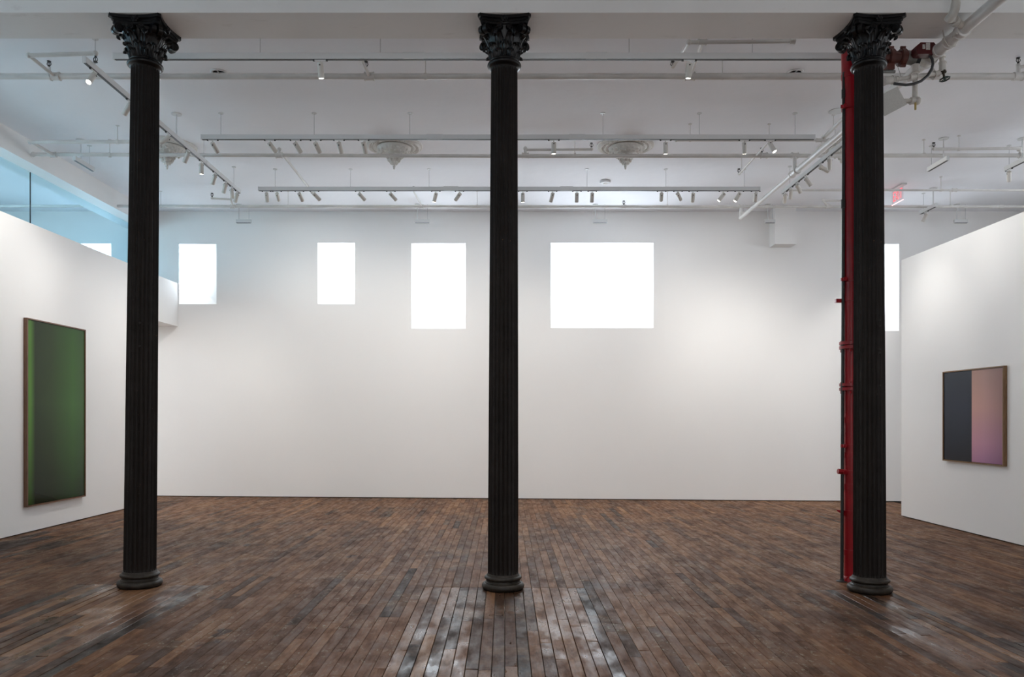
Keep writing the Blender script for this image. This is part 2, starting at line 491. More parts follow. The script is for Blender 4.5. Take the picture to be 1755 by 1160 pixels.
for a, b in zip(xs[:-1], xs[1:]):
    win = next((q for q, *_ in WINS if q[0] <= a and b <= q[1]), None)
    spans = [(None, CEIL)] if not win else [(None, win[2]), (win[3], CEIL)]
    for z0, z1 in spans:
        za, zb = (fz(a) + .014, fz(b) + .014) if z0 is None else (z0, z0)
        wb.add([(a, BACK, za), (b, BACK, zb), (b, BACK, z1), (a, BACK, z1), (a, BACK + TH, za), (b, BACK + TH, zb), (b, BACK + TH, z1), (a, BACK + TH, z1)],
               [(0, 1, 2, 3), (7, 6, 5, 4), (0, 4, 5, 1), (3, 2, 6, 7)] + ([(0, 3, 7, 4)] if a == XL else []) + ([(1, 5, 6, 2)] if b == XR else []))
wall_back = wb.build('wall_back', M['wall'])
tag(wall_back, 'tall white back wall with small high windows', 'wall', kind='structure')
for i, (f, g, mx, lab) in enumerate(WINS):
    root = thing('window_%d' % (i + 1), ((f[0] + f[1]) / 2, BACK, f[2]), lab, 'window', kind='structure')
    F = [(f[0], BACK, f[2]), (f[1], BACK, f[2]), (f[1], BACK, f[3]), (f[0], BACK, f[3])]
    G = [(g[0], GD, g[2]), (g[1], GD, g[2]), (g[1], GD, g[3]), (g[0], GD, g[3])]
    for nm, (p, q) in (('sill', (0, 1)), ('reveal', (1, 2)), ('reveal', (2, 3)), ('reveal', (3, 0))):
        c = MB(); mid = Vector(((f[0] + f[1]) / 2, BACK + .2, (f[2] + f[3]) / 2))
        quad = [Vector(F[p]), Vector(F[q]), Vector(G[q]), Vector(G[p])]
        out = (sum(quad, Vector()) / 4 - mid); out.y = 0; out.normalize()
        qo = [v + out * 0.02 + Vector((0, 0.001, 0)) for v in quad]
        c.add(quad + qo, [(0, 1, 2, 3), (7, 6, 5, 4), (0, 4, 5, 1), (1, 5, 6, 2), (2, 6, 7, 3), (3, 7, 4, 0)])
        c.build(nm, M['wall'], root)
    fr = MB(); t_ = 0.007
    y0, y1 = GD - 0.003, GD + 0.03
    fr.box(g[0] - .01, g[0] + t_, y0, y1, g[2] - .01, g[3] + .01); fr.box(g[1] - t_, g[1] + .01, y0, y1, g[2] - .01, g[3] + .01)
    fr.box(g[0], g[1], y0, y1, g[2] - .01, g[2] + t_); fr.box(g[0], g[1], y0, y1, g[3] - t_, g[3] + .01)
    fr.build('frame', M['wall'], root)
    cuts = [g[0], mx, g[1]] if mx else [g[0], g[1]]
    for a, b in zip(cuts[:-1], cuts[1:]):
        MB().box(a + .004, b - .004, GD + 0.004, GD + 0.012, g[2], g[3]).build('pane', M['pane'], root)
    if mx: MB().box(mx - .006, mx + .006, GD - .004, GD + .02, g[2], g[3]).build('mullion', M['wall'], root)
# black strip in the shadow gap under the back wall, shade as colour
bb = MB(); bb.add([(XL, BACK + .02, fz(XL) - .01), (XR, BACK + .02, fz(XR) - .01), (XR, BACK + .02, fz(XR) + .02), (XL, BACK + .02, fz(XL) + .02),
                   (XL, BACK + .06, fz(XL) - .01), (XR, BACK + .06, fz(XR) - .01), (XR, BACK + .06, fz(XR) + .02), (XL, BACK + .06, fz(XL) + .02)],
                  [(0, 1, 2, 3), (7, 6, 5, 4), (0, 4, 5, 1), (1, 5, 6, 2), (2, 6, 7, 3), (3, 7, 4, 0)])
tag(bb.build('shadow_strip_back', M['gap']), 'thin dark shadow joint along the foot of the back wall', 'shadow_strip', kind='structure')

# ------------------------------------------------------------------ side walls, ceiling, beams
WLX, WRX, WTOP = -6.0, 6.2, 3.955
wl = MB()
wl.box(-6.8, WLX, Y0, 12.6, fz(-6) + .014, WTOP)
wl.box(-6.8, WLX, 12.6, BACK, 3.166, WTOP)
wall_left = wl.build('wall_left', M['wall'])
tag(wall_left, 'white partition wall that carries the green picture, with a doorway lintel', 'wall', kind='structure')
wr = MB().box(WRX, WRX + 0.16, Y0, 12.13, fz(6.2) + .014, WTOP)
tag(wr.build('wall_right', M['wall']), 'white partition wall that carries the pink and black picture', 'wall', kind='structure')
for nm, x0, x1, y1, sd in (('shadow_strip_left', -6.78, WLX - .02, 12.58, 'green'), ('shadow_strip_right', WRX + .02, WRX + .14, 12.11, 'pink and black')):  # same black strips colour the shade under both partitions
    z = fz((x0 + x1) / 2)
    tag(MB().box(x0, x1, Y0, y1, z - .012, z + .022).build(nm, M['gap']), 'thin dark shadow joint under the wall with the %s picture' % sd, 'shadow_strip', kind='structure')
tag(MB().box(XL - .2, XL, Y0, BACK + .5, -.1, CEIL).build('wall_far_left', M['wall']), 'white outer wall of the side room behind the blue glass', 'wall', kind='structure')
tag(MB().box(XR, XR + .2, Y0, BACK + .5, -.15, CEIL).build('wall_far_right', M['wall']), 'white outer wall beyond the partition with the pink picture', 'wall', kind='structure')
tag(MB().box(XL - .2, XR + .2, Y0, BACK + .5, CEIL, CEIL + .12).build('ceiling', M['ceiling']), 'uneven white plaster ceiling', 'ceiling', kind='structure')

# unseen rear wall; three glowing panes added to light foreground and columns
RW = [(-5.2, -2.4), (-1.5, 1.5), (2.4, 5.2)]
rwm = MB(); cur = XL
for a, b in RW:
    rwm.box(cur, a, Y0 - .3, Y0, -.1, CEIL); rwm.box(a, b, Y0 - .3, Y0, -.1, .7); rwm.box(a, b, Y0 - .3, Y0, 4.2, CEIL); cur = b
rwm.box(cur, XR, Y0 - .3, Y0, -.1, CEIL)
tag(rwm.build('wall_rear', M['wall']), 'white street-front wall with three added glowing panes behind the viewpoint', 'wall', kind='structure')
M['fill_pane'] = emissive('rear_fill_glass', (0.98, 0.98, 1.0), 0.95)
for i, (a, b) in enumerate(RW):
    r_ = thing('window_%d' % (7 + i), ((a + b) / 2, Y0 - .15, .7), 'added glowing pane of the street front, %s' % ('towards the green picture', 'in the middle', 'towards the pink picture')[i], 'window', kind='structure')
    MB().box(a, b, Y0 - .2, Y0 - .19, .7, 4.2).build('pane', M['fill_pane'], r_)
    f_ = MB(); f_.box(a, a + .06, Y0 - .22, Y0 - .1, .7, 4.2); f_.box(b - .06, b, Y0 - .22, Y0 - .1, .7, 4.2); f_.box(a, b, Y0 - .22, Y0 - .1, .7, .76); f_.box(a, b, Y0 - .22, Y0 - .1, 4.14, 4.2)
    f_.build('frame', M['wall'], r_)

SIDE = [(0.5, 3.0), (4.5, 7.0), (8.6, 11.1)]  # glowing panes added out of view to brighten the side rooms
n_ = 11
for xw, sg, who, col_e in ((XL, 1, 'behind the blue glass', 1.8), (XR, -1, 'beyond the pink picture wall', 1.3)):
    pm = emissive('side_fill_glass', (0.88, 0.94, 1.0), col_e)
    for k, (a, b) in enumerate(SIDE):
        r_ = thing('window_%d' % n_, (xw, (a + b) / 2, 3.3), '%s added glowing side pane %s, counted from the street front' % (ORD[k], who), 'window', kind='structure'); n_ += 1
        xa, xb = sorted((xw, xw + sg * .02))
        MB().box(xa, xb, a, b, 3.3, 5.0).build('pane', pm, r_)
        xa, xb = sorted((xw, xw + sg * .05))
        f_ = MB(); f_.box(xa, xb, a - .06, a, 3.24, 5.06); f_.box(xa, xb, b, b + .06, 3.24, 5.06); f_.box(xa, xb, a, b, 3.24, 3.3); f_.box(xa, xb, a, b, 5.0, 5.06)
        f_.build('frame', M['wall'], r_)
# main beam over the columns, with a slightly proud upper course
BZ = 4.93
mb = MB().box(XL, XR, 6.58, 7.03, BZ, CEIL + .02)
trim1 = mb.build('trim_1', M['beam'])
tag(trim1, 'broad plastered beam resting on the three iron columns', 'beam', kind='structure')
MB().box(XL, XR, 6.545, 6.58, BZ + .105, CEIL).build('beam_moulding', M['beam'], trim1)
tb = MB().box(-6.95, -6.47, Y0, BACK, 4.97, CEIL + .02)
tag(tb.build('trim_2', M['wall']), 'dropped white beam above the blue glass partition', 'beam', kind='structure')

# blue glass above the left partition: panes butt-jointed on top of the wall
gl = thing('window_10', (-6.72, 3.0, WTOP), 'frameless blue tinted glass band between partition top and dropped beam', 'glass', kind='structure')
ys = [Y0, -4.2, -1.1, 2.0, 5.0, 8.0, 10.99, BACK]
for a, b in zip(ys[:-1], ys[1:]):
    MB().box(-6.726, -6.714, a + .003, b - .003, WTOP, 4.97).build('pane', M['blue_glass'], gl)
    if b < BACK: MB().box(-6.727, -6.713, b - .003, b + .003, WTOP, 4.97).build('joint', M['hose'], gl)

# ------------------------------------------------------------------ columns
HC = BZ
def bell_r(z):
    t = (z - 4.62) / 0.26
    return 0.112 + 0.012 * t + 0.045 * max(0, t) ** 2.5
def make_column():
    root = thing('iron_column', (0, 0, 0), '', 'column', 'fluted iron columns under the beam')
    # base
    pr = [(0.150, 0.0), (0.178, 0.0)]
    for i in range(9):
        t = -PI / 2 + PI * i / 8; pr.append((0.158 + 0.028 * math.cos(t), 0.029 + 0.029 * math.sin(t)))
    pr += [(0.158, 0.062), (0.150, 0.068), (0.147, 0.078), (0.150, 0.084)]
    for i in range(7):
        t = -PI / 2 + PI * i / 6; pr.append((0.147 + 0.017 * math.cos(t), 0.101 + 0.015 * math.sin(t)))
    pr += [(0.144, 0.119), (0.141, 0.128), (0.136, 0.136), (0.10, 0.136)]
    MB().lathe(pr, 48).build('base', M['base'], root, 35, True)
    # fluted shaft, flutes with rounded ends
    NF = 24; SG = 8; seg = NF * SG
    zs = [0.13, 0.137, 0.143, 0.149, 0.156, 0.166, 0.18, 0.20] + [0.2 + (4.46 - 0.2) * i / 10 for i in range(1, 11)] + [4.49, 4.505, 4.515, 4.525, 4.535, 4.545, 4.57]
    vs = []; fs = []
    for z in zs:
        t = z / 4.57
        R = 0.1335 - 0.018 * t ** 1.35
        e = min(z - 0.14, 4.54 - z)
        for i in range(seg):
            u = (i % SG) / SG - 0.5           # -0.5..0.5 within flute
            hw = 0.40
            if e <= 0: d = 0
            else:
                k = min(1, e / 0.022); half = hw * math.sqrt(max(0, 1 - (1 - k) ** 2))
                d = 0 if abs(u) >= half or half < 1e-3 else math.sqrt(1 - (u / half) ** 2) * half / hw
            r = R - 0.0105 * d
            th = 2 * PI * i / seg
            vs.append((r * math.cos(th), r * math.sin(th), z))
    for j in range(len(zs) - 1):
        for i in range(seg):
            fs.append((j * seg + i, j * seg + (i + 1) % seg, (j + 1) * seg + (i + 1) % seg, (j + 1) * seg + i))
    MB().add(vs, fs).build('shaft', M['column'], root, 40, True)
    # necking ring
    pr = [(0.10, 4.545), (0.118, 4.545), (0.124, 4.552)]
    for i in range(9):
        t = -PI / 2 + PI * i / 8; pr.append((0.128 + 0.021 * math.cos(t), 4.577 + 0.022 * math.sin(t)))
    pr += [(0.124, 4.602), (0.128, 4.610), (0.120, 4.620), (0.10, 4.622)]
    MB().lathe(pr, 48).build('necking_ring', M['capital'], root, 35, True)
    # capital
    pr = [(bell_r(4.615 + 0.27 * i / 8), 4.615 + 0.27 * i / 8) for i in range(9)]
    cap = MB().lathe(pr, 32).build('capital', M['capital'], root, 40, True)
    tag(cap, 'black foliate capital with curling leaf tiers and corner scrolls')
    def leaf_mesh(z0, h, wd, nm, dk):
        path = [(0, 0), (.004, .25), (.010, .5), (.018, .7), (.030, .86), (.046, .96), (.060, .985), (.071, .93), (.072, .85), (.064, .80)]
        hw = [.55, .8, 1.0, .95, .98, .8, .72, .55, .42, .2]
        nu = 9; grid = []
        for j, ((dr, v), q) in enumerate(zip(path, hw)):
            row = []
            for i in range(nu):
                u = -1 + 2 * i / (nu - 1)
                lobe = 1 + (0.10 if j % 2 else -0.08) * abs(u)
                x = u * wd * q * lobe
                rr = bell_r(min(z0 + h * v, 4.86)) + 0.004 + dr * dk + 0.010 * (1 - abs(u)) - 0.010 * u * u + (0.004 if i % 2 == 0 else -0.003)
                row.append((rr, x, z0 + h * v))
            grid.append(row)
        vs = [p for r in grid for p in r]; n = len(vs)
        vs2 = [(x - 0.009 if j < 5 * nu else x, y, z - (0.0 if j < 5 * nu else 0.009)) for j, (x, y, z) in enumerate(vs)]
        fs = []
        R_ = len(grid)
        for j in range(R_ - 1):
            for i in range(nu - 1):
                a = j * nu + i; f = (a, a + 1, a + nu + 1, a + nu)
                fs.append(f); fs.append(tuple(k + n for k in f[::-1]))
        border = [i for i in range(nu)] + [j * nu + nu - 1 for j in range(1, R_)] + [(R_ - 1) * nu + i for i in range(nu - 2, -1, -1)] + [j * nu for j in range(R_ - 2, 0, -1)]
        for a, b in zip(border, border[1:] + border[:1]): fs.append((a, b, b + n, a + n))
        return _mk(vs + vs2, fs, nm)
    def _mk(vs, fs, nm):
        m = MB(); m.add(vs, fs); return m.mesh(nm, M['capital'], 50)
    low = leaf_mesh(4.614, 0.062, 0.034, 'leaf', 0.62); lo = leaf_mesh(4.618, 0.112, 0.044, 'leaf', 0.72); up = leaf_mesh(4.63, 0.185, 0.046, 'leaf', 1.05)
    for k in range(8):
        for me_, off in ((low, PI / 8), (lo, 0.0), (up, PI / 8)):
            o = bpy.data.objects.new('leaf', me_); C.objects.link(o); o.parent = cap
            o.rotation_euler.z = k * PI / 4 + off
    # volutes: spiral ribbons with width
    def scroll(rad, turns, width, thick, stem):
        m = MB(); n = 40; pts = []
        for i in range(n + 1):
            t = i / n; a = PI * 0.62 - t * turns * 2 * PI; r = rad * (1 - 0.80 * t)
            pts.append((r * math.cos(a), r * math.sin(a)))
        pts = [(p[0], p[1]) for p in stem] + pts
        n = len(pts); inn = []; outp = []
        for i, p in enumerate(pts):
            q0 = pts[max(i - 1, 0)]; q1 = pts[min(i + 1, n - 1)]
            d = Vector((q1[0] - q0[0], q1[1] - q0[1])).normalized(); nr = Vector((-d.y, d.x))
            outp.append((p[0] + nr.x * thick / 2, p[1] + nr.y * thick / 2)); inn.append((p[0] - nr.x * thick / 2, p[1] - nr.y * thick / 2))
        vs = [(x, -width / 2, z) for x, z in outp] + [(x, -width / 2, z) for x, z in inn] + [(x, width / 2, z) for x, z in outp] + [(x, width / 2, z) for x, z in inn]
        fs = []
        for i in range(n - 1):
            fs += [(i, i + 1, n + i + 1, n + i), (2 * n + i, 3 * n + i, 3 * n + i + 1, 2 * n + i + 1), (i, 2 * n + i, 2 * n + i + 1, i + 1), (n + i, n + i + 1, 3 * n + i + 1, 3 * n + i)]
        m.add(vs, fs)
        m.cyl((0, -width * .62, 0), (0, width * .62, 0), rad * 0.30, seg=10)
        m.cyl((0, -width * .38, 0), (0, width * .38, 0), rad * 0.80, seg=16)
        return m.mesh('volute', M['capital'], 50)
    vo = scroll(0.040, 1.7, 0.036, 0.013, [(-0.10, -0.10), (-0.082, -0.04), (-0.06, 0.005), (-0.04, 0.028)])
    he = scroll(0.023, 1.5, 0.022, 0.009, [(-0.05, -0.07), (-0.042, -0.03), (-0.03, 0.0)])
    for k in range(4):
        for s_ in (-1, 1):
            o = bpy.data.objects.new('volute', vo); C.objects.link(o); o.parent = cap
            a = PI / 4 + k * PI / 2 + s_ * 0.10
            o.location = (0.235 * math.cos(a), 0.235 * math.sin(a), 4.815); o.rotation_euler.z = a
            o = bpy.data.objects.new('volute', he); C.objects.link(o); o.parent = cap
            a = k * PI / 2 + s_ * 0.22
            o.location = (0.172 * math.cos(a), 0.172 * math.sin(a), 4.84); o.rotation_euler.z = k * PI / 2 - s_ * 1.15
    # abacus: three concave-sided courses
    ab = MB()
    def course(z0, z1, a, sag, cut):
        poly = []
        for k in range(4):
            ang = k * PI / 2
            for i in range(11):
                t = -1 + 2 * i / 10
                x = a - sag * (1 - t * t); y = t * (a - cut)
                poly.append((x * math.cos(ang) - y * math.sin(ang), x * math.sin(ang) + y * math.cos(ang)))
        ab.prism(poly, 2, z0, z1)
    course(4.860, 4.886, 0.200, 0.036, 0.022)
    course(4.884, 4.906, 0.208, 0.034, 0.022)
    course(4.904, HC + 0.004, 0.226, 0.030, 0.020)
    ab.build('abacus', M['capital'], root, None, True)
    fl_ = MB()
    fl_.sphere((0.202, 0, 4.897), 0.014, 8, 6)
    for i in range(6):
        t = 2 * PI * i / 6; fl_.sphere((0.196, 0.020 * math.cos(t), 4.897 + 0.020 * math.sin(t)), 0.0125, 8, 6)
    fm = fl_.mesh('fleuron', M['capital'], 60)
    for k in range(4):
        o = bpy.data.objects.new('fleuron', fm); C.objects.link(o); o.parent = root; o.rotation_euler.z = k * PI / 2
    # bolt holes
    return root
proto = make_column()
CY = 6.805
cols = [(-3.20, 0.052, 'fluted black iron column beside the green picture wall'), (-0.015, 0.012, 'fluted black iron column standing alone mid room before the back wall'), (3.20, -0.010, 'fluted black iron column with the red standpipe behind it')]
for i, (x, lean, lab) in enumerate(cols):
    o = proto if i == 0 else copy_tree(proto)
    o.location = (x, CY, fz(x)); o.scale.z = (BZ - fz(x)) / HC
    o.rotation_euler.y = math.atan(lean / HC)
    o['label'] = lab
    for zz in ((2.35, 2.07, 1.79) if i == 2 else (2.30, 2.10)):
        MB().cyl((0.035, -0.128, zz), (0.035, -0.116, zz), 0.010, seg=10).build('bolt_hole', M['gap'], o, None, True)

# ------------------------------------------------------------------ lighting tracks
TZ0, TZ1 = 4.948, 5.010
TW = 0.036
def track_along_x(name, y, x0, x1, wires, sleeves, label, cat='light track'):
    r = thing(name, ((x0 + x1) / 2, y, TZ0), label, cat, 'ceiling-hung lighting tracks')
    MB().box(x0, x1, y - TW / 2, y + TW / 2, TZ0 + .004, TZ1).build('bar', M['track'], r)
    MB().box(x0 + .01, x1 - .01, y - TW / 2 + .004, y + TW / 2 - .004, TZ0, TZ0 + .006).build('slot', M['slot'], r)
    for x in wires:
        MB().cyl((x, y, TZ1), (x, y, CEIL), 0.0025, seg=6).build('wire', M['wire'], r)
        MB().cyl((x, y, CEIL - .008), (x, y, CEIL), 0.030, seg=16).build('canopy', M['track'], r, 40)
    for a, b in sleeves:
        MB().box(a, b, y - TW / 2 - .003, y + TW / 2 + .003, TZ0 + .002, TZ1 + .004).build('sleeve', M['track'], r)
    for x in (x0, x1):
        MB().box(x - .004, x + .004, y - TW / 2 - .001, y + TW / 2 + .001, TZ0 + .001, TZ1 + .001).build('end_cap', M['track'], r)
    return r
def track_along_y(name, x, y0, y1, wires, sleeves, label, stems=(), group='ceiling-hung lighting tracks'):
    r = thing(name, (x, (y0 + y1) / 2, TZ0), label, 'light track', group)
    MB().box(x - TW / 2, x + TW / 2, y0, y1, TZ0 + .004, TZ1).build('bar', M['track'], r)
    MB().box(x - TW / 2 + .004, x + TW / 2 - .004, y0 + .01, y1 - .01, TZ0, TZ0 + .006).build('slot', M['slot'], r)
    for y in wires:
        MB().cyl((x, y, TZ1), (x, y, CEIL), 0.0025, seg=6).build('wire', M['wire'], r)
        MB().cyl((x, y, CEIL - .008), (x, y, CEIL), 0.030, seg=16).build('canopy', M['track'], r, 40)
    for y in stems:
        MB().cyl((x, y, TZ1), (x, y, CEIL), 0.008, seg=10).build('stem', M['track'], r, 40)
        MB().cyl((x, y, CEIL - .012), (x, y, CEIL), 0.062, seg=24).build('canopy', M['track'], r, 40)
    for a, b in sleeves:
        MB().box(x - TW / 2 - .003, x + TW / 2 + .003, a, b, TZ0 + .002, TZ1 + .004).build('sleeve', M['track'], r)
    for y in (y0, y1):
        MB().box(x - TW / 2 - .001, x + TW / 2 + .001, y - .004, y + .004, TZ0 + .001, TZ1 + .001).build('end_cap', M['track'], r)
    return r
T1Y, T2Y, T3Y, T4X, T5X = 7.49, 9.65, 11.83, -4.09, 4.30
track_along_x('light_track', T1Y, -3.77, 3.50, (-2.36, -1.20, 0.04, 1.20, 2.39), ((-0.98, -0.78), (0.78, 0.985)), 'long white light track just behind the column beam with two spotlights')
track_along_x('light_track', T2Y, -3.77, 3.853, (-3.53, -2.37, -1.18, 1.22, 2.42, 3.61), ((-0.97, -0.775), (0.80, 0.995)), 'long white light track passing in front of the two middle ceiling medallions')
track_along_x('light_track', T3Y, -3.752, 3.887, (-3.50, -2.35, -1.155, 1.254, 2.455, 3.65), ((-0.93, -0.71), (0.845, 1.04)), 'long white light track closest to the high windows of the back wall')
track_along_y('light_track', T4X, 7.55, 11.97, (7.75, 10.55, 11.72), ((10.60, 10.72),), 'white light track running towards the back wall on the green picture side', (9.67,))
track_along_y('light_track', T5X, 8.95, 12.0, (10.1, 11.7), (), 'white light track running beside the sloping pipe near the red standpipe')
track_along_y('short_track', -5.78, 10.42, 10.90, (10.80,), (), 'short white track piece hanging near the dropped beam, without lamps', (10.58,), 'short hanging track pieces')
track_along_y('short_track', 5.95, 10.42, 10.90, (10.82,), (), 'short white track piece without a lamp, right of the red standpipe', (10.52,), 'short hanging track pieces')
track_along_y('short_track', 7.02, 10.40, 10.88, (10.80,), (), 'short white track piece with one lamp, farthest from the red standpipe', (10.52,), 'short hanging track pieces')
track_along_y('short_track', 7.07, 12.72, 13.20, (13.10,), (), 'short white track piece with one lamp, close to the exit sign', (12.80,), 'short hanging track pieces')
for (x0, x1, lab) in ((-4.77, -4.50, 'small white track piece against the back wall near the doorway-side window'),
                      (-1.60, -1.33, 'small white track piece against the back wall above the tall single window'),
                      (1.56, 1.82, 'small white track piece against the back wall above the two-pane window'),
                      (4.62, 4.80, 'small white track piece against the back wall beside the boxed duct'),
                      (7.98, 8.22, 'small white track piece against the back wall beyond the pink picture wall')):
    y = 13.78
    r = thing('short_track', ((x0 + x1) / 2, y, TZ0), lab, 'light track', 'small track pieces by the back wall')
    MB().box(x0, x1, y - .018, y + .018, TZ0 + .004, TZ1).build('bar', M['track'], r)
    MB().box(x0 + .01, x1 - .01, y - .014, y + .014, TZ0, TZ0 + .006).build('slot', M['slot'], r)
    MB().cyl((x0 + .05, y, TZ1), (x0 + .05, y, CEIL), 0.008, seg=10).build('stem', M['track'], r, 40)
    MB().cyl((x1 - .04, y, TZ1), (x1 - .04, y, CEIL), 0.0025, seg=6).build('wire', M['wire'], r)
    MB().cyl((x0 + .05, y, CEIL - .01), (x0 + .05, y, CEIL), 0.05, seg=20).build('canopy', M['track'], r, 40)
# two unseen tracks added above and behind the viewpoint for more spotlight wash
for y, lab in ((4.6, 'added unseen white light track between the column beam and the street front'), (1.0, 'added unseen white light track closest to the street front')):
    track_along_x('light_track', y, -3.8, 3.8, (-3, 0, 3), (), lab)

# ------------------------------------------------------------------ spotlights
HL = 0.140
def lmesh(fn, nm, mat, sm=40):
    m = MB(); fn(m); return m.mesh(nm, mat, sm)
ADP = lmesh(lambda m: m.box(-.055, .055, -.010, .010, -.010, .001), 'adapter', M['track'], None)
NUB = lmesh(lambda m: m.box(-.010, .010, -.008, .008, -.012, .0), 'adapter_clip', M['black'], None)
STM = lmesh(lambda m: m.cyl((0, 0, -.045), (0, 0, -.008), .006, seg=10), 'stem', M['head'])
def _body(m):      # along -Z, pivot at origin near the rear end
    m.lathe([(0.001, 0.022), (0.026, 0.022), (0.029, 0.019), (0.029, -HL + .026), (0.0275, -HL + .022), (0.0245, -HL + .022), (0.0235, -HL + .032), (0.001, -HL + .032)], 24)
BDY = lmesh(_body, 'body', M['head'])
YOK = lmesh(lambda m: (m.box(-.007, .007, -.031, .031, -.006, .006)), 'pivot', M['black'], None)
LNS = lmesh(lambda m: m.cyl((0, 0, -HL + .026), (0, 0, -HL + .0325), .0235, seg=24), 'lens', M['lens'], None)
def head(x, y, d, along_y, label, group, power=1.0, cone=58, z=TZ0):
    r = thing('spotlight', (x, y, z), label, 'spotlight', group)
    if along_y: r.rotation_euler.z = PI / 2
    dv = Vector((d[0], d[1], -1.0)).normalized()
    loc_d = dv.copy()
    if along_y: loc_d = Vector((dv.y, -dv.x, dv.z))
    for me_, ox in ((ADP, 0), (NUB, -.062), (NUB, .062), (STM, 0)):
        o = bpy.data.objects.new(me_.name.split('.')[0], me_); C.objects.link(o); o.parent = r; o.location.x = ox
    q = Vector((0, 0, -1)).rotation_difference(loc_d)
    b = bpy.data.objects.new('body', BDY); C.objects.link(b); b.parent = r
    b.location = (0, 0, -.052); b.rotation_mode = 'QUATERNION'; b.rotation_quaternion = q
    for me_ in (YOK, LNS):
        o = bpy.data.objects.new(me_.name.split('.')[0], me_); C.objects.link(o); o.parent = b
    if power > 0:
        L = bpy.data.lights.new('spot_lamp', 'SPOT'); L.energy = SPOT_W * power; L.color = SPOT_COL
        L.spot_size = math.radians(cone); L.spot_blend = 1.0; L.shadow_soft_size = 0.022
        lo = bpy.data.objects.new('spot_lamp', L); C.objects.link(lo); lo.parent = b
        lo.location = (0, 0, -HL + .018)
    return r
def row(track_words, specs, group, fixed, along_y=False):
    scale_ = 0.68 if fixed in (T2Y, T3Y) else 1.0
    for i, sp in enumerate(specs):
        pos, dx, dy = sp[:3]; pw = sp[3] if len(sp) > 3 else 1.0; cone = sp[4] if len(sp) > 4 else 58
        x, y = (fixed, pos) if along_y else (pos, fixed)
        head(x, y, (dx, dy), along_y, 'white cylindrical spotlight, %s %s' % (ORD[i], track_words), group, pw * scale_, cone)
row('from the green picture on the track behind the beam', [(-1.78, 0.03, 0.25, 1.2, 80), (1.78, -0.03, 0.22, 1.2, 80)], 'spotlights on the front track', T1Y)
row('from the green picture side on the track crossing the middle medallions',
    [(-3.63, .40, 1.0, .8, 85), (-2.92, .75, 1.1, .6, 85), (-2.60, .55, .9, .6, 85), (-2.35, .40, 1.0, .6, 85), (-2.06, .15, .9, .6, 85), (-1.755, .16, .8, .6, 85), (0.61, 0, .12, 1.0, 75), (2.00, .05, .22, 1.0, 75), (2.98, .10, .25, 1.0, 75), (3.30, .45, -.30, .8, 70)],
    'spotlights on the middle track', T2Y)
row('from the green picture side on the track nearest the windows',
    [(-3.63, -.15, .8, .8, 95), (-3.47, -.10, 1.6, .6, 95), (-3.13, .32, 1.2, .6, 95), (-2.90, 1.0, 1.1, .7, 95), (-2.21, 1.0, 1.0, .75, 95), (-1.735, 1.0, .95, .75, 95), (-1.05, -.25, .14, .8, 75), (-0.69, -.95, 1.0, .6, 95), (0.276, 0, .12, .8, 75),
     (0.73, -.25, .7, .55, 95), (1.10, .02, .7, .55, 95), (1.334, 0, .7, .55, 95), (2.39, .18, 1.4, .65, 95), (2.64, .95, 1.3, .7, 95), (2.873, .05, .7, .7, 95), (3.335, -.75, .15, .8, 75), (3.575, -.62, .12, .8, 75), (3.825, .1, .7, .9, 95)],
    'spotlights on the track nearest the windows', T3Y)
row('along the green picture side track, counted from the column beam',
    [(7.72, -.15, -.75, .8), (8.46, -.85, .30, .9, 85), (9.43, -1.4, -.25, .9, 85), (10.02, -.6, .30, 1.0, 80), (10.46, -.05, .15), (10.95, -.6, .6, .7, 85), (11.36, -.45, .5, .8, 85), (11.62, 0, .35, .8, 85), (11.85, -.45, .5, .7, 85)],
    'spotlights on the green picture side track', T4X, True)
row('along the track beside the sloping pipe, counted from the red standpipe',
    [(9.45, 1.2, -.2, .9, 75), (10.27, .12, .30), (10.55, 2.2, .2, 1.0, 75), (11.07, .75, .10), (11.40, .85, .75, .5, 90), (11.65, .05, .5, 1.3, 90), (11.89, .12, .8, .6, 90)],
    'spotlights on the track beside the sloping pipe', T5X, True)
head(7.02, 10.80, (.4, .6), True, 'white cylindrical spotlight on the short track piece far right of the standpipe', 'spotlights on short track pieces')
head(7.07, 13.02, (-.3, .5), True, 'white cylindrical spotlight on the short track piece near the exit sign', 'spotlights on short track pieces')
row('on the added track before the column beam, from the green picture side',
    [(-3.2, -1.1, .5, 1.2, 75), (-1.6, -.2, .3, 1.1, 80), (0, 0, .3, 1.1, 80), (1.6, .2, .3, 1.1, 80), (3.2, 1.1, .5, 1.2, 75)], 'added spotlights behind the column beam', 4.6)
row('on the added street-front track, from the green picture side',
    [(-3.2, -1.0, .6, 1.1, 75), (0, 0, .4, 1.0, 80), (3.2, 1.0, .6, 1.1, 75)], 'added spotlights near the street front', 1.0)  # lamps of the two added tracks, all out of view

track_along_y('light_track', -8.3, 2.0, 12.2, (2.5, 6, 9.5, 12), (), 'added unseen white light track in the side room behind the blue glass')  # unseen track and lamps added to brighten the side room
row('along the added side-room track behind the blue glass, from the street front', [(2.8, -.5, 0, 3, 100), (5.2, -.5, 0, 3, 100), (7.4, -.6, 0, 4.0, 110), (9.2, -.7, .1, 4.0, 110), (11.0, -.8, .2, 4.0, 110)], 'added spotlights in the side room', -8.3, True)

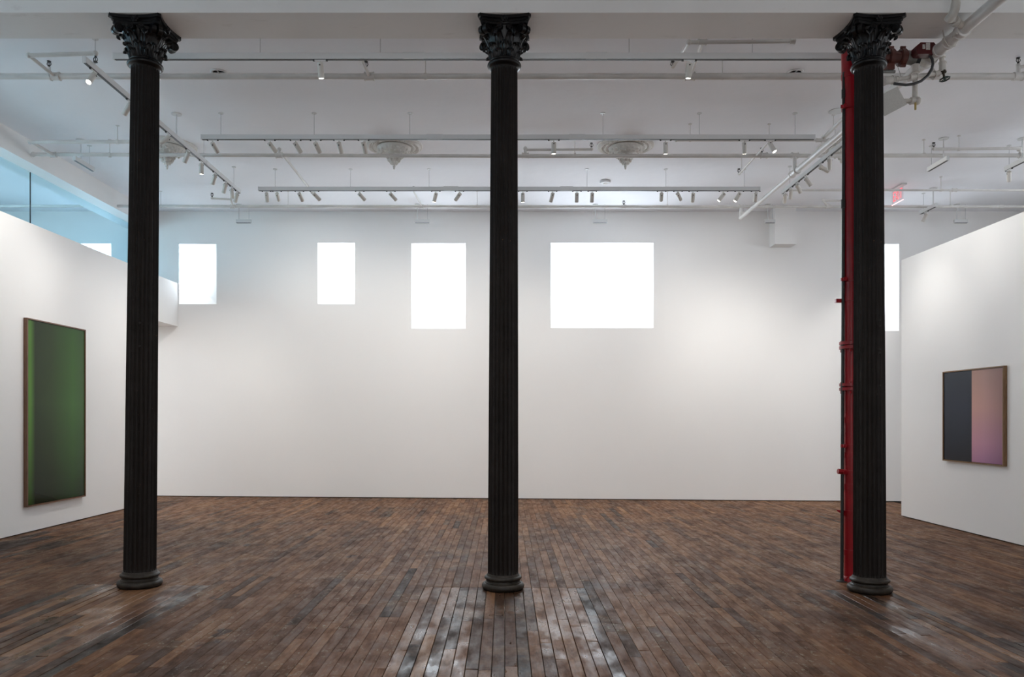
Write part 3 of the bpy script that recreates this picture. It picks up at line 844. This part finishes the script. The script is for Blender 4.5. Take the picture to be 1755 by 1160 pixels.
# ------------------------------------------------------------------ pipes
def sprinkler(parent, p, up=True, s=1.0):
    m = MB(); x, y, z = p; q = 1 if up else -1
    m.cyl((x, y, z), (x, y, z + q * .022 * s), .011 * s, seg=8)
    for sx in (-1, 1):
        m.tube([(x + sx * .010 * s, y, z + q * .018 * s), (x + sx * .020 * s, y, z + q * .034 * s), (x + sx * .018 * s, y, z + q * .050 * s), (x, y, z + q * .064 * s)], .0042 * s, 6)
    m.cyl((x, y, z + q * .02 * s), (x, y, z + q * .06 * s), .004 * s, seg=6)
    m.cyl((x, y, z + q * .062 * s), (x, y, z + q * .068 * s), .020 * s, seg=12)
    return m.build('sprinkler_head', M['black'], parent, 40)
def seg(parent, p0, p1, r, mat='pipe'):
    return MB().cyl(p0, p1, r, seg=16).build('pipe', M[mat], parent, 40)
def fit(parent, p, ax, r, l, mat='pipe', nm='fitting'):
    a = Vector(ax).normalized() * l / 2; p = Vector(p)
    m = MB().cyl(p - a, p + a, r, seg=16)
    for s_ in (-1, 1): m.cyl(p + a * s_ * 0.78, p + a * s_ * 1.02, r * 1.14, seg=16)
    return m.build(nm, M[mat], parent, 40)
def ball(parent, p, r, mat='pipe'):
    return MB().sphere(p, r, 14, 10).build('elbow', M[mat], parent, 60)
def hanger(parent, p, r, top=CEIL):
    m = MB(); x, y, z = p
    m.cyl((x, y, z + r), (x, y, top), .0045, seg=6)
    n = 16
    m.cyl((x - .012, y, z), (x + .012, y, z), r + .004, seg=16)
    m.cyl((x, y, top - .008), (x, y, top), .022, seg=12)
    return m.build('hanger', M['pipe'], parent, 40)

PZ = 5.07
# pipe just behind the main beam
r = thing('sprinkler_pipe', (0, 8.13, PZ), 'white sprinkler pipe just behind the column beam, crossing the room', 'pipe', 'white ceiling pipes')
seg(r, (-6.46, 8.13, PZ), (1.94, 8.13, PZ), .030); seg(r, (1.94, 8.13, PZ), (9.2, 8.13, PZ), .034)
for x in (-4.71, -1.418, 1.94, 5.38): fit(r, (x, 8.13, PZ), (1, 0, 0), .040, .10)
for x in (-0.83, 2.28): hanger(r, (x, 8.13, PZ), .032)
seg(r, (-4.71, 8.13, PZ), (-4.71, 7.68, PZ + .01), .018); ball(r, (-4.71, 7.68, PZ + .01), .028)
seg(r, (-4.71, 7.68, PZ + .01), (-4.06, 7.68, PZ + .03), .021); ball(r, (-4.05, 7.68, PZ + .03), .028); sprinkler(r, (-4.05, 7.68, PZ + .01), False)
seg(r, (-4.745, 8.08, PZ + .02), (-4.745, 8.08, PZ + .075), .017); sprinkler(r, (-4.745, 8.08, PZ + .07), True)
seg(r, (-1.418, 8.13, PZ), (-1.44, 7.70, PZ + .02), .018); sprinkler(r, (-1.43, 8.0, PZ + .03), True)
seg(r, (1.94, 8.13, PZ), (1.89, 7.42, 5.087), .018); fit(r, (1.89, 7.42, 5.087), (1, 0, 0), .026, .08)
seg(r, (1.76, 7.42, 5.083), (2.77, 7.42, 5.095), .019); fit(r, (2.75, 7.42, 5.095), (1, 0, 0), .025, .05); ball(r, (1.76, 7.42, 5.083), .027)
seg(r, (1.76, 7.42, 5.083), (1.74, 8.02, 5.12), .017); sprinkler(r, (1.74, 8.04, 5.12), True)
seg(r, (5.38, 8.13, PZ), (5.38, 8.13, PZ + .13), .020); sprinkler(r, (5.38, 8.13, PZ + .13), True); seg(r, (5.38, 8.13, PZ + .09), (5.75, 8.0, PZ + .16), .016)
# second pipe
r = thing('sprinkler_pipe', (0, 10.57, PZ), 'white sprinkler pipe crossing in front of the ceiling medallions', 'pipe', 'white ceiling pipes')
seg(r, (-6.44, 10.57, PZ + .01), (0.28, 10.57, PZ - .015), .025); seg(r, (0.28, 10.57, PZ - .015), (9.2, 10.57, PZ), .028)
for x in (-3.07, 0.28, 3.53, 3.95, 7.05): fit(r, (x, 10.57, PZ - .005), (1, 0, 0), .036, .09)
for x in (-5.38, -1.40, 0.955, 5.71): hanger(r, (x, 10.57, PZ), .028)
ball(r, (-6.42, 10.57, PZ + .01), .034); seg(r, (-6.15, 10.57, PZ), (-6.15, 10.10, PZ + .01), .022); ball(r, (-6.15, 10.06, PZ), .032); fit(r, (-6.15, 10.57, PZ + .005), (1, 0, 0), .034, .08)
seg(r, (-6.15, 10.06, PZ), (-4.45, 10.06, PZ), .024); hanger(r, (-5.02, 10.06, PZ), .026)
ball(r, (-3.07, 10.57, PZ + .075), .030); seg(r, (-3.07, 10.57, PZ), (-3.07, 10.57, PZ + .075), .02)
seg(r, (-3.07, 10.57, PZ + .07), (-3.07, 12.35, PZ + .02), .018); sprinkler(r, (-3.05, 12.36, PZ + .03), True); ball(r, (-3.07, 12.37, PZ + .01), .024)
seg(r, (0.28, 10.57, PZ), (0.28, 10.57, PZ + .09), .020); ball(r, (0.28, 10.57, PZ + .09), .028)
seg(r, (0.28, 10.57, PZ + .07), (1.18, 10.55, PZ + .07), .018); ball(r, (1.18, 10.55, PZ + .075), .024); sprinkler(r, (1.18, 10.55, PZ + .09), True)
seg(r, (3.95, 10.57, PZ), (3.95, 10.57, 4.86), .026); sprinkler(r, (3.50, 10.57, PZ + .03), True)
seg(r, (5.76, 10.42, PZ + .03), (6.92, 10.42, PZ + .04), .020); ball(r, (5.76, 10.42, PZ + .035), .025); sprinkler(r, (5.76, 10.42, PZ + .05), True); ball(r, (6.95, 10.48, PZ + .05), .034); seg(r, (6.95, 10.48, PZ + .05), (7.05, 10.57, PZ), .02); hanger(r, (6.10, 10.42, PZ + .03), .02)
# cross pipe with branches between second and third track
r = thing('sprinkler_pipe', (3.2, 10.0, PZ), 'thin white branch pipe behind the medallion-side track by the red standpipe', 'pipe', 'white ceiling pipes')
seg(r, (2.21, 10.0, PZ), (4.22, 10.0, PZ), .017); ball(r, (2.21, 10.0, PZ), .024); hanger(r, (2.39, 10.0, PZ), .018); hanger(r, (3.41, 10.0, PZ), .018)
for x in (3.42, 4.05, 4.20): fit(r, (x, 10.0, PZ), (1, 0, 0), .025, .07)
seg(r, (3.42, 10.0, PZ), (3.42, 11.3, PZ - .02), .015); sprinkler(r, (3.42, 11.33, PZ - .01), True); ball(r, (3.42, 11.32, PZ - .02), .02); hanger(r, (3.42, 11.2, PZ - .02), .016)
seg(r, (4.11, 10.0, PZ + .03), (4.11, 8.9, PZ + .09), .024); ball(r, (4.11, 10.0, PZ + .03), .032); hanger(r, (4.11, 9.7, PZ + .05), .024)
# third pipe along the back wall
r = thing('sprinkler_pipe', (0, 12.97, 5.02), 'white sprinkler pipe close to the ceiling along the back wall', 'pipe', 'white ceiling pipes')
seg(r, (-9.5, 12.97, 5.03), (3.97, 12.97, 5.02), .023); seg(r, (3.97, 12.97, 5.02), (9.5, 12.97, 5.02), .023)
for x in (-4.55, -1.39, 1.99, 3.95, 5.40, 8.3): fit(r, (x, 12.97, 5.022), (1, 0, 0), .030, .07)
for x in (-5.75, -3.62, -0.46, 2.72, 7.45): hanger(r, (x, 12.97, 5.025), .024)
seg(r, (-4.55, 12.97, 5.03), (-4.50, 12.75, 5.08), .016); seg(r, (-4.50, 12.75, 5.08), (-4.78, 12.7, 5.08), .016); ball(r, (-4.50, 12.75, 5.08), .024); ball(r, (-4.79, 12.7, 5.085), .022); sprinkler(r, (-4.79, 12.7, 5.10), True)
seg(r, (-1.39, 12.97, 5.03), (-1.45, 12.35, 5.10), .013); sprinkler(r, (-1.45, 12.35, 5.10), True)
sprinkler(r, (1.99, 12.97, 5.05), True)
seg(r, (5.40, 12.97, 5.03), (5.25, 12.8, 5.07), .016); seg(r, (5.25, 12.8, 5.07), (5.66, 12.78, 5.07), .016); ball(r, (5.25, 12.8, 5.075), .024); ball(r, (5.66, 12.78, 5.075), .022); sprinkler(r, (5.66, 12.78, 5.09), True)
r = thing('sprinkler_pipe', (6.5, 12.2, PZ), 'white sprinkler pipe passing in front of the exit sign', 'pipe', 'white ceiling pipes')
seg(r, (4.42, 12.2, PZ), (9.5, 12.2, PZ), .018); ball(r, (4.42, 12.2, PZ), .026); fit(r, (7.07, 12.2, PZ), (1, 0, 0), .026, .07)
hanger(r, (6.86, 12.2, PZ), .02)
# big sloping main pipe
MX, MZ = 3.95, 4.835
r = thing('main_pipe', (MX, 9, MZ), 'thick white main pipe running under the beam towards the back wall', 'pipe')
seg(r, (MX, 4.4, MZ + .02), (MX, 7.10, MZ), .050); fit(r, (MX, 6.70, MZ), (0, 1, 0), .056, .07); fit(r, (MX, 6.98, MZ), (0, 1, 0), .055, .16)
seg(r, (MX, 7.10, MZ), (MX, 7.55, MZ), .052); fit(r, (MX, 7.24, MZ), (0, 1, 0), .060, .10)
seg(r, (MX, 7.55, MZ), (MX, 10.45, MZ), .040); fit(r, (MX, 10.57, MZ), (0, 1, 0), .046, .20)
seg(r, (MX, 10.6, MZ), (MX, 12.97, MZ), .030); ball(r, (MX, 12.97, MZ), .036); seg(r, (MX, 12.97, MZ), (MX, 12.97, 4.995), .026)
for yy in (6.70,):
    for s_ in (-1, 1):
        MB().cyl((MX + .062 * s_, yy - .03, MZ + .035 * s_), (MX + .062 * s_, yy + .03, MZ + .035 * s_), .010, seg=8).build('bolt', M['pipe_old'], r, 40)
m = MB().tube([(MX - .075, 6.86, MZ + .085), (MX - .062, 6.86, MZ + .0), (MX - .03, 6.86, MZ - .055), (MX + .03, 6.86, MZ - .055), (MX + .062, 6.86, MZ)], .006, 6).build('clamp', M['pipe_old'], r, 40)
# feed that drops in front of the beam and joins the main
seg(r, (3.745, 6.44, 4.93), (3.745, 6.44, CEIL), .033, 'pipe_old')
MB().tube([(3.745, 6.44, 4.94), (3.742, 6.45, 4.89), (3.735, 6.47, 4.855), (3.725, 6.52, 4.835)], .037, 12).build('elbow', M['pipe_old'], r, 60)
seg(r, (3.73, 6.50, 4.84), (MX, 6.66, 4.85), .030, 'pipe_old'); fit(r, (3.80, 6.55, 4.843), (.8, .6, 0), .037, .06, 'pipe_old')

# ------------------------------------------------------------------ red standpipe with valve
RX, RY, RR = 3.235, 7.22, 0.073
zb = fz(RX)
r = thing('red_standpipe', (RX, RY, zb), 'glossy red standpipe with flanges rising behind the fluted column', 'pipe')
MB().cyl((RX - .012, RY, 4.36), (RX - .022, RY, 4.90), RR + .004, seg=28).build('pipe', M['red'], r, 40)
MB().cyl((RX, RY, zb), (RX - .012, RY, 4.38), RR, seg=28).build('pipe', M['red'], r, 40)
def ring(z, dr, h, nm='ring'):
    MB().cyl((RX - .003 * z, RY, z - h / 2), (RX - .003 * z, RY, z + h / 2), RR + dr, seg=28).build(nm, M['red'], r, 40)
for z in (0.246, 0.61, 0.856, 1.15, 1.473, 2.605): ring(z, .006, .055)
for z in (4.67,): ring(z, .012, .04)
for z in (1.782, 2.168):
    ring(z + .020, .036, .028, 'flange'); ring(z - .020, .036, .028, 'flange')
    for k in range(8):
        a = 2 * PI * k / 8 + .2
        MB().cyl((RX + (RR + .022) * math.cos(a), RY + (RR + .022) * math.sin(a), z - .062), (RX + (RR + .022) * math.cos(a), RY + (RR + .022) * math.sin(a), z + .046), .010, seg=6).build('bolt', M['red'], r)
for z in (1.235, 2.776, 4.375, 0.99):
    ring(z, .011, .034, 'clamp')
    m = MB().box(RX - RR - .05, RX - RR + .005, RY - .045, RY - .028, z - .014, z + .014)
    m.cyl((RX - RR - .022, RY - .07, z), (RX - RR - .022, RY - .02, z), .018, seg=10)
    m.build('clamp_lug', M['red'], r, 40)
MB().cyl((RX - RR - .075, RY - .03, 1.0), (RX - RR + .01, RY - .03, .99), .024, seg=14).build('outlet_stub', M['red'], r, 40)
MB().box(RX - RR - .085, RX - RR + .01, RY - .02, RY + .02, 2.565, 2.600).build('lever', M['red'], r)
MB().add([(RX - RR + .01, RY - .02, .58), (RX - RR + .01, RY + .02, .58), (RX - RR + .01, RY + .02, .63), (RX - RR + .01, RY - .02, .63), (RX - RR - .072, RY - .006, .628), (RX - RR - .072, RY + .006, .628), (RX - RR - .072, RY + .006, .640), (RX - RR - .072, RY - .006, .640)],
         [(0, 1, 2, 3), (7, 6, 5, 4), (0, 4, 5, 1), (1, 5, 6, 2), (2, 6, 7, 3), (3, 7, 4, 0)]).build('lever', M['red'], r)
MB().lathe([(RR, .05), (RR + .012, .035), (RR + .018, .0)], 28, (RX, RY, zb)).build('foot_flange', M['red'], r, 40)
MB().add([(RX - RR - .028, RY - .05, zb), (RX - RR + .02, RY - .06, zb), (RX - RR + .02, RY - .03, zb), (RX - RR - .028, RY - .03, zb), (RX - RR, RY - .05, zb + .05), (RX - RR + .02, RY - .05, zb + .05), (RX - RR + .02, RY - .035, zb + .05), (RX - RR, RY - .035, zb + .05)],
         [(3, 2, 1, 0), (4, 5, 6, 7), (0, 1, 5, 4), (1, 2, 6, 5), (2, 3, 7, 6), (3, 0, 4, 7)]).build('foot_bracket', M['red'], r)
MB().tube([(RX - .022, RY, 4.80), (RX - .015, RY, 4.83), (RX + .02, RY, 4.845), (RX + .08, RY, 4.845)], RR, 20).build('elbow', M['red'], r, 60)

r = thing('black_conduit', (3.128, 7.20, fz(3.13)), 'thin black conduit climbing beside the red standpipe', 'conduit')
MB().cyl((3.128, 7.20, fz(3.13)), (3.148, 7.20, 4.70), .0145, seg=12).build('tube', M['black'], r, 40)
MB().lathe([(.05, 0), (.05, .006), (.02, .014), (.0146, .03)], 20, (3.128, 7.20, fz(3.13))).build('floor_flange', M['black'], r, 40)
for z in (4.50, 3.48): MB().cyl((3.128 + .004 * z, 7.20, z - .04), (3.128 + .004 * z, 7.20, z + .04), .020, seg=12).build('coupling', M['black'], r, 40)

# valve train from the riser to the main
VZ, VY = 4.845, 7.22
r = thing('valve_train', (3.6, VY, VZ), 'red-brown grooved couplings and grey butterfly valve between standpipe and main pipe', 'valve')
MB().cyl((3.30, VY, VZ), (3.74, VY, VZ), .058, seg=24).build('pipe', M['red_dull'], r, 40)
for x in (3.585, 3.695):
    m = MB().cyl((x - .026, VY, VZ), (x + .026, VY, VZ), .074, seg=24); m.cyl((x - .018, VY, VZ), (x + .018, VY, VZ), .080, seg=24)
    c_ = m.build('coupling', M['red_dull'], r, 40)
    for s_ in (-1, 1):
        MB().cyl((x - .022, VY - .02, VZ + s_ * .085), (x + .022, VY - .02, VZ + s_ * .085), .014, seg=8).build('bolt', M['red_dull'], r, 40)
MB().cyl((3.735, VY, VZ), (3.815, VY, VZ - .01), .064, seg=24).build('valve_body', M['iron'], r, 40)
MB().cyl((3.815, VY, VZ - .01), (3.845, VY, VZ - .012), .070, seg=24).build('valve_band', M['black'], r, 40)
MB().cyl((3.845, VY, VZ - .005), (MX - .03, VY + .01, MZ), .055, seg=24).build('pipe', M['pipe_old'], r, 40)
bx_ = MB().prism([(3.765, 4.805), (3.905, 4.805), (3.922, 4.822), (3.922, 4.892), (3.905, 4.911), (3.785, 4.911), (3.745, 4.878), (3.745, 4.828)], 1, 7.06, 7.15).build('gear_box', M['red_box'], r)
MB().box(3.800, 3.824, 7.055, 7.061, 4.850, 4.890).build('label_plate', M['tag'], bx_)
MB().box(3.832, 3.868, 7.055, 7.061, 4.842, 4.905).build('label_plate', M['tag'], bx_)
m = MB()
P_ = [(3.85, 4.83), (3.885, 4.815), (3.912, 4.775), (3.918, 4.73), (3.905, 4.68), (3.87, 4.625), (3.81, 4.575), (3.74, 4.548), (3.67, 4.540), (3.56, 4.552)]
m.tube([(x_, 7.10 if i_ else 7.14, z_) for i_, (x_, z_) in enumerate(P_)], .0125, 10)
m.build('hose', M['hose'], r, 60)
MB().box(3.53, 3.60, 7.16, 7.24, 4.715, 4.765).build('drip_box', M['red_dull'], r)
MB().cyl((3.45, 7.19, 4.70), (3.615, 7.19, 4.70), .014, seg=12).build('gauge_tube', M['iron'], r, 40)
m = MB()
for i in range(14):
    m.sphere((3.615 + .0035 * i, 7.15, 4.75 - .011 * i), .0042, 6, 4)
tag(m.build('chain', M['iron'], r), kind='stuff')

r = thing('drain_pipe', (3.85, 7.15, 4.6), 'old white drain pipes with a dark handwheel hanging below the main pipe', 'pipe')
seg(r, (4.04, 7.18, 4.88), (4.04, 7.16, 4.70), .022, 'pipe_old'); fit(r, (4.04, 7.175, 4.86), (0, 0, 1), .030, .07, 'pipe_old'); fit(r, (4.04, 7.16, 4.73), (0, 0, 1), .031, .09, 'pipe_old')
seg(r, (4.04, 7.18, 4.88), (3.97, 7.20, 4.87), .028, 'pipe_old')
seg(r, (4.02, 7.16, 4.673), (3.50, 7.13, 4.590), .019, 'pipe_old'); fit(r, (3.757, 7.145, 4.630), (1, .06, .16), .030, .07, 'pipe_old'); fit(r, (3.985, 7.16, 4.668), (1, .06, .16), .027, .04, 'pipe_old'); fit(r, (3.60, 7.135, 4.606), (1, .06, .16), .026, .03, 'pipe_old')
fit(r, (3.525, 7.13, 4.593), (1, .06, .16), .036, .09, 'pipe_old')
seg(r, (3.815, 7.21, 4.78), (3.81, 7.21, 4.44), .024, 'pipe_old'); fit(r, (3.815, 7.21, 4.735), (0, 0, 1), .034, .07, 'pipe_old'); ball(r, (3.825, 7.20, 4.434), .038, 'pipe_old')
seg(r, (3.825, 7.20, 4.434), (3.64, 7.21, 4.436), .022, 'pipe_old'); fit(r, (3.79, 7.20, 4.434), (1, 0, 0), .031, .05, 'pipe_old')
MB().cyl((3.80, 7.18, 4.41), (3.80, 7.18, 4.345), .009, seg=8).build('nipple', M['brass'], r, 40)
m = MB().cyl((4.04, 7.15, 4.69), (4.04, 7.13, 4.605), .010, seg=10); m.cyl((4.04, 7.15, 4.69), (4.04, 7.147, 4.672), .026, seg=12)
m.build('valve_stem', M['stem_brown'], r, 40)
wc = Vector((4.04, 7.125, 4.604)); m = MB(); pts = []
for i in range(24):
    a = 2 * PI * i / 24; q = .040 + .003 * math.cos(8 * a); pts.append(wc + Vector((q * math.cos(a), q * math.sin(a) * .95, -.006 * math.sin(a) + .15 * q * math.cos(a))))
m.tube(pts, .0065, 6, True)
for k in range(4):
    a = k * PI / 2 + .5; m.cyl(wc, wc + Vector((.04 * math.cos(a), .038 * math.sin(a), -.006 * math.sin(a) + .006 * math.cos(a))), .004, seg=6)
m.sphere(wc, .010, 8, 6); m.build('handwheel', M['green_wheel'], r, 60)

def plate(name, pts, y, th, label):
    o = MB().prism(pts, 1, y, y + th).build(name, M['plate']); return tag(o, label, 'sign')
plate('hanging_plate', [(3.368, 4.403), (3.572, 4.510), (3.660, 4.346), (3.456, 4.239)], 7.06, .004, 'blank speckled grey metal plate hanging beside the valve pipes')
plate('hanging_plate', [(3.90, 4.66), (3.955, 4.76), (4.01, 4.67), (3.965, 4.62)], 7.183, .004, 'small blank grey plate behind the drain pipe with the handwheel')


# ------------------------------------------------------------------ ceiling medallions
def medallion():
    r = thing('ceiling_medallion', (0, 0, CEIL), '', 'medallion', 'ornamental plaster ceiling medallions')
    pr = [(.397, 0), (.394, -.016), (.380, -.024), (.372, -.020), (.366, -.030), (.352, -.040), (.338, -.036), (.334, -.030), (.292, -.030), (.288, -.036), (.276, -.036), (.262, -.024), (.25, -.010), (.22, -.008)]
    MB().lathe(pr, 64).build('outer_ring', M['plaster_orn'], r, 30, True)
    m = MB()
    for i in range(40):
        a = 2 * PI * i / 40
        m.sphere((.313 * math.cos(a), .313 * math.sin(a), -.031), .0165, 6, 5, .7)
    tag(m.build('bead_ring', M['plaster_orn'], r, 60, True), kind='stuff')
    pr = [(.20, -.006), (.232, -.030), (.234, -.040), (.222, -.060), (.205, -.090), (.190, -.112), (.178, -.118), (.150, -.108), (.120, -.104), (.09, -.12), (.05, -.15), (.01, -.16)]
    MB().lathe(pr, 48).build('bowl', M['plaster_orn'], r, 35, True)
    m = MB()
    for i in range(16):
        a = 2 * PI * i / 16
        m.sphere((.200 * math.cos(a), .200 * math.sin(a), -.082), .026, 8, 6, .9)
        m.sphere((.178 * math.cos(a + .2), .178 * math.sin(a + .2), -.118), .017, 8, 6)
    tag(m.build('bowl_ornament', M['plaster_orn'], r, 60, True), kind='stuff')
    m = MB()
    for i in range(8):
        a = 2 * PI * i / 8
        for rr, z, q in ((.088, -.160, .030), (.066, -.205, .026), (.038, -.245, .020)):
            m.sphere((rr * math.cos(a + z * 3), rr * math.sin(a + z * 3), z), q, 8, 6, 1.1)
    tag(m.build('leaf_cluster', M['plaster_orn'], r, 60, True), kind='stuff')
    MB().lathe([(.10, -.13), (.085, -.17), (.06, -.22), (.035, -.26), (.014, -.275), (.016, -.285), (.022, -.295), (.012, -.305), (.012, -.315), (.016, -.322), (.004, -.334)], 16).build('pendant', M['plaster_orn'], r, 40, True)
    return r
md = medallion()
for i, (x, lab) in enumerate(((-4.70, 'ornate white plaster medallion behind the green picture side track'), (-1.54, 'ornate white plaster medallion between the green picture side and middle columns'),
                              (1.68, 'ornate white plaster medallion between the middle column and the standpipe column'), (4.76, 'ornate white plaster medallion partly hidden by the red standpipe'))):
    o = md if i == 0 else copy_tree(md)
    o.location = (x, 10.80, CEIL); o['label'] = lab

# ------------------------------------------------------------------ small ceiling fittings
for i, (x, y) in enumerate(((-3.13, 8.50), (3.18, 8.50))):
    r = thing('ceiling_vent', (x, y, CEIL), ('round ceiling vent behind the first pipe, between green side and middle columns', 'round ceiling vent behind the first pipe, close to the red standpipe')[i], 'vent', 'round ceiling vents')
    MB().lathe([(.062, -.004), (.066, -.010), (.085, -.010), (.092, -.004), (.094, 0)], 32, (x, y, CEIL)).build('rim', M['track'], r, 40)
    MB().cyl((x, y, CEIL - .001), (x, y, CEIL - .004), .066, seg=24).build('grille', M['wire'], r)
    m = MB(); m.box(x - .065, x + .065, y - .005, y + .005, CEIL - .011, CEIL - .003); m.box(x - .005, x + .005, y - .065, y + .065, CEIL - .011, CEIL - .003)
    m.build('cross_bar', M['track'], r)
r = thing('smoke_detector', (1.61, 12.42, CEIL), 'round white smoke detector on the ceiling above the two-pane window', 'detector')
MB().lathe([(.085, 0), (.085, -.018), (.078, -.034), (.05, -.040), (.001, -.040)], 32, (1.61, 12.42, CEIL)).build('housing', M['track'], r, 40)
MB().lathe([(.035, -.039), (.033, -.048), (.001, -.050)], 24, (1.61, 12.42, CEIL)).build('sensor', M['head'], r, 40)
r = thing('ceiling_disc', (4.10, 9.58, CEIL), 'small round white ceiling disc beside the red standpipe', 'flat_disc')  # plain disc without any lamp
MB().lathe([(.10, 0), (.098, -.008), (.06, -.010), (.001, -.010)], 32, (4.10, 9.58, CEIL)).build('rim', M['track'], r, 40)

# boxed duct on the back wall
r = thing('boxed_duct', (5.05, BACK, 4.617), 'white boxed duct hanging from ceiling on the back wall', 'duct')
MB().box(4.86, 5.245, 13.96, BACK, 4.617, CEIL).build('casing', M['wall'], r)
MB().box(4.87, 5.10, 13.945, 13.96, 4.94, 4.952).build('ledge', M['wall'], r)

# ------------------------------------------------------------------ exit sign
EX = 6.45
r = thing('exit_sign', (EX, 12.73, CEIL), 'clear edge-lit exit sign with red letters hanging from the ceiling', 'exit sign')
tag(MB().box(EX - .045, EX + .045, 12.53, 12.93, CEIL - .022, CEIL).build('ceiling_mount', M['track'], r), 'white ceiling plate')
MB().box(EX - .004, EX + .004, 12.56, 12.92, 5.028, CEIL - .022).build('acrylic_panel', M['acrylic'], r)
MB().box(EX - .005, EX + .005, 12.56, 12.92, 5.020, 5.029).build('lit_edge', M['exit_edge'], r)
cu = bpy.data.curves.new('EXIT', 'FONT'); cu.body = 'EXIT'; cu.size = 0.235; cu.align_x = 'CENTER'; cu.align_y = 'CENTER'; cu.extrude = 0.0015; cu.offset = 0.0
to = bpy.data.objects.new('lettering_curve', cu); C.objects.link(to)
bpy.context.view_layer.update()
me = bpy.data.meshes.new_from_object(to.evaluated_get(bpy.context.evaluated_depsgraph_get()))
bpy.data.objects.remove(to); me.materials.clear(); me.materials.append(M['exit_red'])
xs_ = [v.co.x for v in me.vertices]; k_ = 0.29 / (max(xs_) - min(xs_))
o = bpy.data.objects.new('lettering', me); C.objects.link(o); o.parent = r
# reads from the -X side: text x axis runs towards -Y (towards the street), up is Z
o.matrix_local = Matrix.Translation((-.0065, 0, 5.135 - CEIL)) @ Matrix(((0, 0, -1, 0), (-1, 0, 0, 0), (0, 1, 0, 0), (0, 0, 0, 1))) @ Matrix.Diagonal((k_, 1.0, 1.0, 1))
tag(o, 'red letters reading EXIT')

# ------------------------------------------------------------------ framed pictures
def picture(x_wall, sgn, ya, yb, z0, z1, dep, fr_mat, pr_mat, label, bar=0.016):
    r = thing('framed_picture', (x_wall, (ya + yb) / 2, z0), label, 'picture', 'framed prints')
    xa, xb = x_wall + sgn * .004, x_wall + sgn * dep
    lo, hi = min(xa, xb), max(xa, xb)
    for (a, b, c, d) in ((ya, yb, z0, z0 + bar), (ya, yb, z1 - bar, z1), (ya, ya + bar, z0 + bar, z1 - bar), (yb - bar, yb, z0 + bar, z1 - bar)):
        MB().box(lo, hi, a, b, c, d).build('frame_bar', fr_mat, r)
    xp = x_wall + sgn * (dep - .012)
    MB().box(min(xp, xp - sgn * .01), max(xp, xp - sgn * .01), ya + bar + .004, yb - bar - .004, z0 + bar + .004, z1 - bar - .004).build('print', pr_mat, r)
    MB().box(min(xa, xa + sgn * .012), max(xa, xa + sgn * .012), ya + bar, yb - bar, z0 + bar, z1 - bar).build('backing', M['gap'], r)
    return r
picture(WLX, 1, 9.67, 11.02, 0.378, 2.742, .052, M['frame'], M['print_green'], 'tall framed green gradient print in a walnut frame on the left partition')
picture(WRX, -1, 9.57, 10.90, 0.893, 2.138, .052, M['frame_oak'], M['print_pink'], 'framed print half black, half pink, on the right partition')
